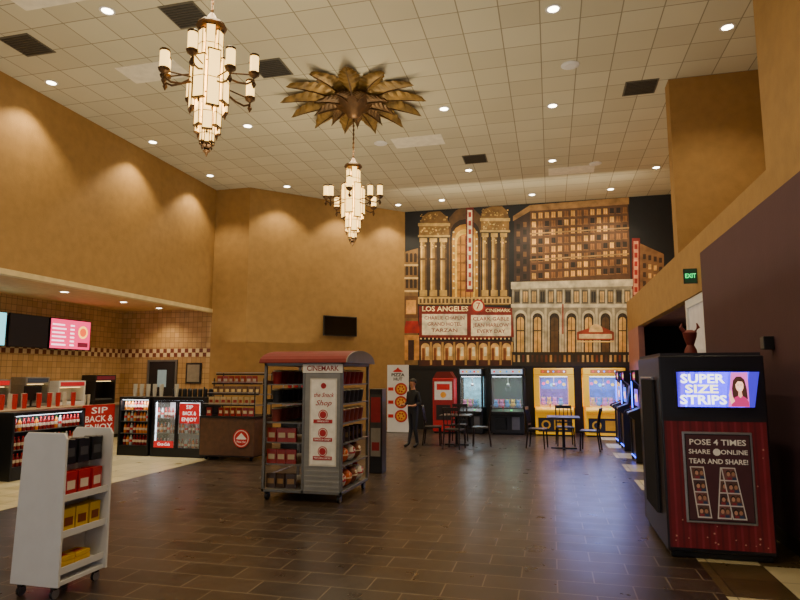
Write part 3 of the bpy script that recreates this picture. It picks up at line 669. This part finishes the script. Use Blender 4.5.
for j,(c_,lb) in enumerate((('#8a1418','dark red popcorn bucket on a kiosk shelf'),('#2a2a30','black popcorn bucket on a kiosk shelf'),('#8a3a30','brick red popcorn bucket on a kiosk shelf'))):
    zz=(1.62,1.35,1.08)[j]
    fill(bucket(c_),'popcorn_bucket',lb,'popcorn bucket','buckets on the kiosk shelves',[(KX+.5,KY+.2+i*.2,zz) for i in range(5)]+[(KX-.48,KY+.2+i*.2,zz) for i in range(5)])
for c_,c2,lb,ps in (('#e4ded0','#b3161c','white round novelty bucket with red band',[(.46,.2,.16),(.47,.97,.16),(.47,.58,.5)]),('#d8621c','#f0d0a0','orange round novelty bucket with cream band',[(.46,.46,.16),(.46,.3,.5)]),('#8a4a28','#e0d0b0','brown round novelty bucket with cream band',[(.46,.72,.16),(.47,.86,.5)])):
    fill(gball(c_,c2),'novelty_bucket',lb,'novelty bucket','round buckets on the kiosk',[(KX+a_,KY+b_,c3) for a_,b_,c3 in ps])
fill(lambda:packet('#8a2018','#b8a888',.07,.2,.05),'snack_bag','red snack bag on the kiosk shelf','snack bag','snack bags on the kiosk',[(KX-.5+i*.15,KY+.12,z) for z in(.5,.8) for i in range(3)])
fill(lambda:packet('#3c2a20','#8a6a40',.07,.2,.05),'snack_bag','dark brown snack bag on the kiosk shelf','snack bag','snack bags on the kiosk',[(KX-.5+i*.15,KY+.12,z) for z in(.16,) for i in range(3)]+[(KX+.5,KY+.2+i*.2,.8) for i in range(5)])

# ---------------------------------------------------------------- white rolling display
s=root('rolling_display_shelf','white two-sided rolling display shelf with candy and gift packets','display shelf',(-4.0,4.12,0))
side=[(-.235,.1),(.225,.1),(.215,1.24),(.185,1.285),(-.165,1.285),(-.2,1.24)]
for y0 in(0,.52): B().use(WHITE).prism(side,y0,y0+.022,'y').obj('side_panel',s,bevel=.003)
B().use(WHITE).box(-.02,0,.022,.52,.13,1.2).obj('back_panel',s)
for z in(.2,.48,.76): 
    B().use(WHITE).box(0,.2,.022,.52,z-.018,z).box(.19,.2,.022,.52,z,z+.035).obj('shelf',s)
    B().use(WHITE).box(-.2,-.02,.022,.52,z-.018,z).obj('shelf',s)
B().use(WHITE).box(-.22,.2,.022,.52,.1,.13).obj('bottom_panel',s)
for x0 in(-.17,.15):
    for y0 in(.05,.49): B().use(BLACK).cyl((x0-.012,y0,.04),.04,.025,'x',seg=14).use(STEEL).box(x0-.02,x0+.02,y0-.02,y0+.02,.07,.1).obj('caster',s)
B().use(STEEL).cyl((0,.14,1.22),.004,.17,'x',seg=6).cyl((0,.29,1.22),.004,.17,'x',seg=6).cyl((0,.44,1.22),.004,.17,'x',seg=6).obj('peg_hook',s)
SX=-4.0
fill(lambda:packet('#17171a','#4a4a50',.06,.2,.04),'gift_packet','black hanging gift packet on a peg','packet','black packets on the white shelf',[(SX+.06+j*.055,4.26+i*.15,1.02) for j in range(2) for i in range(3)],R(90),.06)
fill(lambda:packet('#b8141a','#e8d8c8',.06,.2,.05),'candy_bag','red candy bag on the white shelf','candy bag','red bags on the white shelf',[(SX+.07+j*.065,4.26+i*.145,.76) for j in range(2) for i in range(3)],R(90),.12)
fill(lambda:packet('#d9b31c','#7a3a10',.06,.19,.05),'candy_bag','yellow candy bag on the white shelf','candy bag','yellow bags on the white shelf',[(SX+.07+j*.065,4.26+i*.145,.48) for j in range(2) for i in range(3)],R(90),.12)
fill(lambda:B().use(mat('boxyel','#e0b428',.5)).box(-.07,.07,-.08,.08,0,.03).use(RED).box(-.03,.03,-.05,.05,.03,.032),'candy_box','flat yellow candy box lying on the bottom shelf','candy box','yellow candy boxes on the white shelf',[(SX+.1,4.26+i*.17,.2+.034*j) for i in range(2) for j in range(3)],0,.05)

# ---------------------------------------------------------------- photo booth
def booth():
    e=root('photo_booth','dark photo strip booth with lit screen and red starry front','photo booth',(1.53,6.5,0))
    w=.475
    B().use(mat('booth_black','#15121a',.35)).box(-w,w,.02,1.5,.06,1.94).use(BLACK).box(-w+.03,w-.03,.05,1.47,0,.06).obj('cabinet',e,bevel=.012)
    p=P(); p.rect(-w+.02,.1,w-.02,1.32,'#6e1219',1)
    for i in range(16):
        x=-w+.02+i*.057; p.rect(x,.1,x+.02,1.32,'#82202a' if i%2 else '#5c0e14',2)
    p.rect(-w+.02,1.3,w-.02,1.34,'#1a1216',3)
    for i in range(26):
        x,z=random.uniform(-w+.05,w-.05),random.uniform(.12,.34 if i%2 else 1.28); rr=random.uniform(.006,.014)
        if abs(x-.01)<.32 and z>.33: continue
        p.poly([(x+(rr if j%2==0 else rr*.4)*math.cos(j*math.pi/5),z+(rr if j%2==0 else rr*.4)*math.sin(j*math.pi/5)) for j in range(10)],'#d89a80',4)
    p.obj('front_graphic',GLOW2,e,(0,.019,0))
    B().use(BLACK).box(-.34,.34,-.0,.02,1.42,1.8).obj('screen_bezel',e,bevel=.006)
    p=P(); p.rect(-.32,1.44,.32,1.78,'#3a1cc0',1); 
    for i in range(9): p.poly([(-.32+i*.02,1.44),(-.32+i*.085,1.44),(-.3+i*.09,1.78),(-.32+i*.04,1.78)],'#5a34f0' if i%2 else '#2a1498',2)
    p.text('SUPER',-.09,1.71,.12,'#ffffff',4,w=.4,bold=.03); p.text('SIZE',-.1,1.61,.11,'#fff4c0',4,w=.3,bold=.03); p.text('STRIPS',-.09,1.505,.12,'#ffffff',4,w=.42,bold=.03)
    # photo of a woman in a dark blouse, arm raised
    p.poly([(.13,1.445),(.315,1.445),(.315,1.775),(.17,1.775)],'#b04a90',3)
    p.poly([(.175,1.53),(.17,1.62),(.185,1.7),(.215,1.735),(.255,1.735),(.285,1.705),(.3,1.62),(.305,1.52),(.27,1.5),(.2,1.5)],'#2e1812',4)
    p.poly([(.155,1.447),(.165,1.5),(.19,1.535),(.22,1.55),(.26,1.55),(.29,1.53),(.312,1.49),(.314,1.447)],'#8a1c4a',5); p.poly([(.222,1.55),(.226,1.6),(.252,1.6),(.258,1.55),(.24,1.53)],'#c08468',6)
    p.poly([(.203,1.66),(.205,1.625),(.218,1.598),(.238,1.588),(.258,1.598),(.27,1.625),(.272,1.66),(.262,1.692),(.238,1.702),(.213,1.692)],'#d8a082',7)
    p.poly([(.2,1.655),(.203,1.7),(.235,1.722),(.272,1.7),(.276,1.655),(.262,1.685),(.225,1.69)],'#2e1812',8)
    for xx in(.225,.252): p.disc(xx,1.652,.0065,'#2a1610',8,8,.0035); p.rect(xx-.009,1.661,xx+.009,1.664,'#3a2018',8)
    p.poly([(.237,1.648),(.243,1.63),(.233,1.63)],'#b87c60',8); p.disc(.239,1.613,.015,'#a02a38',8,10,.006); p.disc(.239,1.615,.011,'#f8f0ea',9,10,.003)
    p.poly([(.158,1.47),(.138,1.56),(.15,1.6),(.165,1.6),(.165,1.56),(.19,1.5)],'#c89074',6)
    p.obj('screen',SCREEN,e,(0,-.001,0))
    B().use(STEEL).box(-.3,.32,-.0,.02,.34,1.2).obj('poster_frame',e,bevel=.006)
    p=P(); p.rect(-.28,.36,.3,1.18,'#1a1416',1); p.rect(-.27,.37,.29,1.17,'#4a2428',2)
    p.text('POSE 4 TIMES',.01,1.1,.075,'#f0e8d8',3,w=.5,bold=.02); p.text('SHARE     ONLINE',.01,1.01,.06,'#f0e8d8',3,w=.52,bold=.02); p.disc(.0,1.01,.035,'#f0e8d8',4,10)
    p.text('TEAR AND SHARE!',.01,.92,.065,'#f0e8d8',3,w=.52,bold=.02)
    for j,(x0,t) in enumerate(((-.2,-.1),(-.03,.1),(.1,-.16))):
        def q(a_,b_): return (x0+a_+t*b_, .39+b_)
        p.poly([q(0,0),q(.125,0),q(.125,.48),q(0,.48)],'#d8ccc0',3+j*5)
        for i in range(4):
            z_=.014+i*.117
            p.poly([q(.01,z_),q(.115,z_),q(.115,z_+.105),q(.01,z_+.105)],('#5a3a34','#7a4a44','#4a3030','#6a4438')[(i+j)%4],4+j*5)
            for dx,sk,hr in((.04,'#c89070','#1c100c'),(.083,'#b07c5c','#4a2c18')):
                a_,b_=q(dx+.004*i,z_+.05+.006*((i+j)%2))
                p.disc(a_,b_+.008,.021,hr,5+j*5,10,.027); p.disc(a_,b_,.016,sk,6+j*5,10,.021)
                c_,d_=q(dx+.004*i,z_+.012); p.rect(c_-.018,d_-.01,c_+.018,d_+.014,'#8a2a34' if dx<.05 else '#2a3a5a',7+j*5)
    p.obj('poster',GLOW2,e,(0,-.001,0))
    b=B().use(mat('booth_curtain','#1a1a26',.8))
    for i in range(12): b.cyl((-w-.012,.35+i*.06,.35),.03,1.35,seg=8)
    b.obj('curtain',e); B().use(STEEL).cyl((-w-.03,.3,1.72),.01,.78,'y',seg=8).obj('curtain_rail',e)
    B().use(mat('booth_top','#241f28',.5)).box(-w+.02,w-.02,.05,1.45,1.94,1.97).obj('top_cap',e)
booth()
e=root('photo_booth','second dark booth farther along with a blue-lit edge','photo booth',(1.83,9.0,0))
B().use(BLACK).box(-.44,.46,0,1.3,.05,2.0).box(-.4,.42,.03,1.27,0,.05).obj('cabinet',e,bevel=.012)
B().use(LEDB).box(-.452,-.44,.1,.12,.2,1.8).obj('light_strip',e)
p=P(); p.rect(-.36,1.2,.38,1.8,'#1a2a6a',1); p.rect(-.3,.4,.32,1.1,'#5a1018',1); p.obj('front_graphic',PRINT,e,(0,-.002,0))
tp=root('booth_topper','dark red decorative ornament standing on a booth','ornament',(1.98,9.5,2.0))
DR2=mat('dim_red','#6a221e',.6)
B().use(DR2).lathe([(.1,0),(.08,.12),(.05,.18),(.09,.3),(.1,.36),(.04,.4)],seg=12).obj('base',tp,smooth=True)
B().use(DR2).tube([(-.06,0,.36),(-.12,0,.44),(-.1,0,.5)],[.03,.025,.008],8).tube([(.06,0,.36),(.12,0,.44),(.1,0,.5)],[.03,.025,.008],8).obj('horns',tp)
e=root('exit_sign','small black exit sign with glowing green letters on the wall','exit sign',(XR-.0,10.35,3.2),R(0))
B().use(BLACK).box(-.2,0,-.04,.0,0,.24).obj('housing',e)
p=P(); p.rect(-.19,.01,-.01,.23,'#06180c',0); p.text('EXIT',-.1,.12,.1,'#20c060',1,w=.16,bold=.02); p.obj('lettering',SCREEN,e,(0,-.041,0))
e=root('wall_speaker','small black speaker box mounted high on the maroon wall','speaker',(XR,7.2,2.02))
B().use(BLACK).box(-.1,0,-.06,.06,0,.14).obj('housing',e,bevel=.006); B().use(GREY).box(-.104,-.1,-.05,.05,.01,.13).obj('grille',e)

# ---------------------------------------------------------------- arcade machines
def claw(x,y,w,d,h,frame,inner,label,base=BLACK,es=.3,lamp=(.7,.85,1),name='claw_machine',t=.06,le=12):
    e=root(name,label,'arcade machine',(x,y,0),0)
    fm=frame; z0=.72 if frame is not YELLOW else .8
    B().use(base).box(-w/2+.02,w/2-.02,0,d,.04,z0).use(BLACK).box(-w/2+.06,w/2-.06,.04,d-.04,0,.04).obj('base_cabinet',e,bevel=.01)
    b=B().use(fm)
    for sx in(-w/2,w/2-t): b.box(sx,sx+t,0,t,z0,h-.24); b.box(sx,sx+t,d-t,d,z0,h-.24)
    b.box(-w/2,w/2,-.01,d,h-.24,h-.2).box(-w/2,w/2,0,d,z0,z0+.06); b.obj('frame',e,bevel=.006)
    B().use(mat('inner_'+inner,inner,.6,es=es,noise=.6,scale=9)).box(-w/2+t,w/2-t,d-.05,d-.02,z0+.06,h-.24).obj('back_panel',e)
    B().use(GLASS).box(-w/2+t,w/2-t,.01,.02,z0+.06,h-.24).obj('glass_panel',e)
    B().use(LEDW).box(-w/2+t+.02,w/2-t-.02,.08,.12,h-.26,h-.241).obj('light_strip',e)
    B().use(fm).box(-w/2,w/2,-.02,d,h-.2,h).obj('marquee',e,bevel=.02)
    p=P(); 
    if fm is YELLOW:
        p.rect(-w/2+.2,h-.15,w/2-.2,h-.05,'#a85a04',1)
        for i in range(5): p.disc(-.3+i*.15,h-.1,.025,('#ff4030','#ffffff','#40a0ff')[i%3],2,10)
    else:
        p.rect(-w/2+.05,h-.17,w/2-.05,h-.03,'#a8bcd0',1)
        for i in range(5): p.disc(-w/2+.14+i*(w-.28)/4,h-.1,.03,('#ff4030','#ffd030','#40a0ff')[i%3],2,10)
    p.obj('marquee_panel',GLOW,e,(0,-.022,0))
    if fm is YELLOW:
        p=P(); p.rect(-w/2+.1,.12,w/2-.1,.52,'#1c160c',1); p.rect(-w*.02,.18,w*.3,.46,'#d89808',2); p.disc(-w*.22,.32,.13,'#e0a010',2,14); p.disc(-w*.22,.32,.08,'#101010',3,14)
        p.obj('front_decal',PRINT,e,(0,-.008,0))
        p=P(); p.rect(-w/2+t+.04,h-.62,w/2-t-.04,h-.3,'#3060d0',1)
        for i in range(6): p.disc(-.3+i*.12,h-.46+.05*math.sin(i*2),.05,('#ff50a0','#ffe040','#60e0ff','#a060ff')[i%4],2,12)
        p.obj('backdrop_print',GLOW,e,(0,d-.055,0))
    cp=B().use(fm).prism([(0,z0-.12),(-.16,z0-.1),(-.16,z0-.04),(0,z0+.04)],-w/2+.04,w/2-.04,'x').obj('control_panel',e,bevel=.006)
    B().use(RED).cyl((-.12,-.09,z0-.01),.008,.09,seg=8).sph((-.12,-.09,z0+.09),.025).obj('joystick',cp)
    B().use(LEDG).cyl((.12,-.08,z0-.01),.03,.02,seg=12).obj('button',cp)
    if fm is not YELLOW:
        B().use(DKGLASS).box(-w*.36,-w*.02,-.006,.02,.15,.5).obj('prize_door',e,bevel=.004)
        B().use(GREY).box(w*.12,w*.34,-.006,.02,.15,.52).obj('coin_door',e,bevel=.004)
    B().use(STEEL).cyl((0,d/2,h-.5),.012,.25,seg=8).sph((0,d/2,h-.5),.05).tube([(0,d/2,h-.5),(.09,d/2,h-.58),(.04,d/2,h-.68)],.008).tube([(0,d/2,h-.5),(-.09,d/2,h-.58),(-.04,d/2,h-.68)],.008).obj('claw',e)
    parea(e,(0,d*.45,h-.27),w*.7,.3,le,lamp)
    return e
AY=18.25
claw(.07,AY,1.14,.95,1.95,YELLOW,'#5a3a98','yellow prize machine with lit window full of toys',base=YELLOW,lamp=(.9,.75,1),t=.16)
claw(1.48,AY,1.16,.95,1.95,YELLOW,'#2058c8','yellow prize machine with bright blue lit interior',base=YELLOW,lamp=(.5,.7,1),t=.16)
claw(-1.28,AY,1.02,.95,1.95,BLACK,'#163a2c','black claw machine with dim green lit interior',lamp=(.6,1,.7),es=.1,le=7)
claw(-2.36,AY,.74,.8,1.95,BLACK,'#6fa8b8','narrow black claw machine with pale blue interior',lamp=(.85,.95,1),es=.8,le=12)
def plush(c): return lambda: B().use(mat('plush_'+c,c,.9)).sph((0,0,.07),.075,(1,1,.95),10).sph((0,0,.17),.055,(1,1,1),10).sph((-.04,0,.22),.02,seg=8).sph((.04,0,.22),.02,seg=8)
cols=[('#d83a50','pink-red'),('#e8c030','yellow'),('#4aa0e0','sky blue'),('#e080c0','pink'),('#58b868','green')]
pl={c[0]:[] for c in cols}
for cx,w,z_,t_ in((.07,1.14,.86,.16),(1.48,1.16,.86,.16),(-1.28,1.02,.78,.06),(-2.36,.74,.78,.06)):
    k_=int((w-2*t_-.1)/.16)
    for i in range(k_):
        for j in range(3): pl[random.choice(cols)[0]].append((cx-w/2+t_+.1+i*.165,AY+.2+j*.2,z_))
for c_,nm in cols:
    if pl[c_]: fill(plush(c_),'plush_toy','small %s plush toy prize in a machine'%nm,'plush toy','plush prizes in the claw machines',pl[c_])
e=root('ticket_kiosk','red and white freestanding prize kiosk with lit panel','arcade machine',(-3.2,AY,0))
B().use(RED).box(-.33,.33,0,.6,.05,1.65).use(BLACK).box(-.3,.3,.03,.57,0,.05).obj('cabinet',e,bevel=.02)
B().use(DRED).prism([(-.33,1.65),(.33,1.65),(.2,1.85),(-.2,1.85)],.02,.58,'y').obj('top_cap',e)
p=P(); p.rect(-.3,.38,.3,1.57,'#8a1418',0); p.rect(-.27,1.0,.27,1.55,'#d8d6d0',1); p.rect(-.2,1.3,.2,1.48,'#c82028',2); p.disc(0,1.15,.09,'#e8a030',2); p.rect(-.22,.4,.22,.85,'#1a1214',1); p.obj('front_graphic',GLOW2,e,(0,-.002,0))
e=root('pizza_banner','white freestanding pizza banner with red roof logo','banner stand',(-4.6,18.15,0))
B().use(WHITE).box(-.34,.34,0,.03,.02,2.06).obj('panel',e); B().use(GREY).box(-.36,.36,-.1,.14,0,.02).obj('base_foot',e)
p=P(); p.poly([(-.17,1.86),(-.05,1.93),(0,1.99),(.05,1.93),(.17,1.86),(.1,1.84),(-.1,1.84)],'#c81820',1)
p.text('PIZZA',0,1.75,.13,'#1a1a1a',1,w=.42,bold=.03); p.text('HUT',0,1.62,.13,'#1a1a1a',1,w=.28,bold=.03)
for z in(1.32,.92,.5):
    p.disc(0.1,z,.2,'#b8141a',1,20,.19); p.disc(.1,z,.16,'#c8702a',2,20,.15); p.disc(.1,z,.135,'#e0a848',3,20,.125)
    for i in range(6): p.disc(.1+.08*math.cos(i),z+.08*math.sin(i),.03,'#a82818',4,8)
    p.rect(-.31,z-.05,-.14,z+.05,'#c81820',1)
p.obj('print',PRINT,e,(0,-.002,0))
def arcade_upright(x,y,rz,label,scr='#304a9a'):
    e=root('arcade_cabinet',label,'arcade machine',(x,y,0),rz)
    prof=[(0,0),(.0,.85),(-.12,.95),(-.1,1.0),(.12,1.08),(.2,1.5),(.05,1.62),(.05,1.85),(.6,1.85),(.75,1.6),(.75,0)]
    for sx in(-.34,.31): B().use(DARK).prism(prof,sx,sx+.03,'x').obj('side_panel',e)
    B().use(BLACK).prism([(.03,.02),(.03,.84),(-.08,.95),(-.07,.98),(.14,1.07),(.22,1.5),(.09,1.63),(.09,1.82),(.58,1.82),(.72,1.6),(.72,.02)],-.31,.31,'x').obj('body',e)
    p=P(); p.rect(-.26,1.12,.26,1.46,scr,1); p.rect(-.1,1.2,.16,1.36,'#e08040',2); p.disc(-.15,1.3,.05,'#70d0ff',2,10); p.obj('screen',SCREEN,e,(0,.1,0))
    p=P(); p.rect(-.3,1.65,.3,1.8,'#b02060',1); p.rect(-.2,1.69,.2,1.76,'#ffd850',2); p.obj('marquee_panel',GLOW,e,(0,.085,0))
    B().use(LEDB).box(-.345,-.341,.05,.07,.1,1.8).box(-.3,.3,-.005,.0,.1,.12).obj('light_strip',e)
    B().use(RED).cyl((-.12,0,1.0),.008,.08,seg=8).sph((-.12,0,1.09),.022).obj('joystick',e)
arcade_upright(1.6,16.6,R(-90),'dark arcade cabinet with pink marquee by the hallway')
arcade_upright(1.6,15.4,R(-90),'dark arcade cabinet with blue screen by the hallway','#2050c0')
arcade_upright(1.6,13.4,R(-90),'dark arcade cabinet with purple screen by the hallway','#5030a0')

# ---------------------------------------------------------------- tables and chairs
def chair():
    e=root('dining_chair','dark espresso wooden dining chair with slatted back','chair',(-3.0,15.0,0),0,'cafe chairs around the tables')
    B().use(DKWOOD).box(-.21,.21,-.21,.21,.43,.47).obj('seat',e,bevel=.01)
    for x in(-.19,.19):
        B().use(DKWOOD).tube([(x*1.08,-.2,0),(x,-.18,.43)],[.016,.02],8).obj('leg',e)
        B().use(DKWOOD).tube([(x*1.08,.24,0),(x,.19,.43),(x,.2,.6)],[.016,.02,.018],8).obj('leg',e)
    b=B().use(DKWOOD)
    for x in(-.19,.19): b.tube([(x,.2,.6),(x,.23,.8),(x*.98,.27,.98)],.017,8)
    b.box(-.2,.2,.245,.285,.9,.98)
    for x in(-.1,0,.1): b.tube([(x,.2,.56),(x,.225,.8),(x,.255,.92)],.011,6)
    b.box(-.19,.19,.19,.215,.54,.58); b.obj('backrest',e)
    return e
def table():
    e=root('cafe_table','dark square cafe table on a black pedestal','table',(-2.35,15.3,0),0,'cafe tables by the games')
    B().use(DKWOOD).box(-.38,.38,-.38,.38,.72,.76).obj('tabletop',e,bevel=.008)
    B().use(BLACK).cyl((0,0,.03),.035,.69,seg=12).obj('pedestal',e)
    B().use(BLACK).box(-.3,.3,-.03,.03,0,.03).box(-.03,.03,-.3,.3,0,.03).obj('base_foot',e)
    return e
T=table(); dup(T,(.25,15.2,0))
CH=chair(); CH.location=(-2.95,15.25,0); CH.rotation_euler[2]=R(95)
for x,y,r in((-2.3,14.6,170),(-1.74,15.35,-85),(-2.4,15.98,0),(-.36,15.2,80),(.84,15.0,-100),(.3,15.88,5)): dup(CH,(x,y,0),R(r))

# ---------------------------------------------------------------- person
def person():
    V=[];E=[];Rr=[]
    def v(co,r,par=None):
        V.append(co); Rr.append(r if isinstance(r,tuple) else (r,r))
        if par is not None: E.append((par,len(V)-1))
        return len(V)-1
    pel=v((0,0,.93),(.135,.1)); be=v((0,0,1.06),(.125,.095),pel); ch=v((0,0,1.24),(.15,.105),be); nb=v((0,.01,1.37),(.075,.065),ch)
    nk=v((0,0,1.42),.05,nb); h1=v((0,-.015,1.49),(.062,.07),nk); h2=v((0,-.012,1.56),(.074,.088),h1); v((0,-.005,1.625),(.055,.065),h2)
    for sgn in(-1,1):
        hp=v((sgn*.085,0,.86),(.085,.09),pel); kn=v((sgn*.1,-.03*sgn,.47),.056,hp); an=v((sgn*.1,.0+.05*sgn,.09),.038,kn)
        bl=v((sgn*.11,-.08+.05*sgn,.038),(.04,.03),an); v((sgn*.115,-.15+.05*sgn,.03),(.033,.024),bl)
        sh=v((sgn*.165,.005,1.31),.058,ch); el=v((sgn*.23,.03,1.06),.042,sh); wr=v((sgn*.19,-.17,1.0),.028,el)
        pm=v((sgn*.17,-.23,1.01),(.032,.02),wr)
        for i in range(4):
            x=sgn*(.195-.018*i); a_=v((x,-.275-.004*(i in(1,2)),1.012),.009,pm); v((x-sgn*.004,-.30-.006*(i in(1,2)),.998),.008,a_)
        a_=v((sgn*.14,-.24,1.02),.01,pm); v((sgn*.128,-.265,1.025),.009,a_)
    me=bpy.data.meshes.new('b'); me.from_pydata(V,E,[]); o=bpy.data.objects.new('b',me); COL.objects.link(o)
    sk=o.modifiers.new('s','SKIN'); sk.use_smooth_shade=True
    for i,s in enumerate(me.skin_vertices[0].data): s.radius=Rr[i]; s.use_root=(i==0)
    o.modifiers.new('u','SUBSURF').levels=2
    bpy.context.view_layer.update()
    m2=bpy.data.meshes.new_from_object(o.evaluated_get(bpy.context.evaluated_depsgraph_get())); bpy.data.objects.remove(o)
    m2.name='person'
    for q in(mat('skin','#a8745a',.6),mat('dark_shirt','#15161c',.8),mat('dark_trousers','#1c1f2a',.8),mat('shoe_black','#0c0c0c',.5)): m2.materials.append(q)
    m2.polygons.foreach_set('use_smooth',[True]*len(m2.polygons))
    for p in m2.polygons:
        c=p.center
        if c.z>1.39 and abs(c.x)<.12: k=0
        elif c.z<.09: k=3
        elif c.z<.93 and c.y>-.15: k=2
        elif c.y<-.1 and c.z<1.1 and abs(c.x)>.1: k=0
        else: k=1
        p.material_index=k
    o=bpy.data.objects.new('person',m2); COL.objects.link(o); o.location=(-3.33,14.66,0); o.rotation_euler[2]=R(-35)
    tag(o,'person standing in dark t-shirt and dark trousers, hands forward','person')
    b=B().use(mat('hair_dark','#16100c',.7)).sph((0,.012,1.575),.092,(.95,1.08,1.0),14)
    bmesh.ops.delete(b.bm,geom=[v_ for v_ in b.bm.verts if v_.co.z<1.56 and v_.co.y<-.01 or v_.co.z<1.5],context='VERTS')
    b.obj('hair',o,smooth=True)
    B().use(mat('skin','#a8745a')).sph((0,-.1,1.525),.012,(.8,1,1.4),8).obj('nose',o)
    B().use(BLACK).sph((-.028,-.093,1.545),.007,seg=8).sph((.028,-.093,1.545),.007,seg=8).obj('eyes',o)
    B().use(mat('lips','#7a3a34',.6)).sph((0,-.09,1.49),.016,(1.2,.4,.35),8).obj('mouth',o)
    B().use(mat('skin','#a8745a')).sph((-.078,0,1.535),.017,(.4,.8,1.2),8).sph((.078,0,1.535),.017,(.4,.8,1.2),8).obj('ears',o)
person()

# ---------------------------------------------------------------- lights
parea(None,(.9,16.6,2.2),1.5,3,130,(.22,.35,1)).name='blue_arcade_glow'
parea(None,(-3.6,6,2.7),11,22,430,(1,.88,.64),(R(180),0,0)).name='ceiling_bounce_fill'  # unseen upward area light added as bounce fill for the ceiling
parea(None,(-.8,16.5,6.6),7,.4,90,(1,.84,.58),(R(70),0,0)).name='mural_fill_light'  # area light without a fixture, added to brighten the mural

w=bpy.data.worlds.new('world'); bpy.context.scene.world=w; w.use_nodes=True
w.node_tree.nodes['Background'].inputs[0].default_value=(.88,.92,1,1); w.node_tree.nodes['Background'].inputs[1].default_value=1.9

cam=bpy.data.cameras.new('camera'); co=bpy.data.objects.new('camera',cam); COL.objects.link(co)
cam.sensor_fit='HORIZONTAL'; cam.sensor_width=36; cam.lens=27
co.location=(0,0,EYE); co.rotation_euler=(R(90+7.125),0,R(14.02)); cam.clip_end=200
bpy.context.scene.camera=co
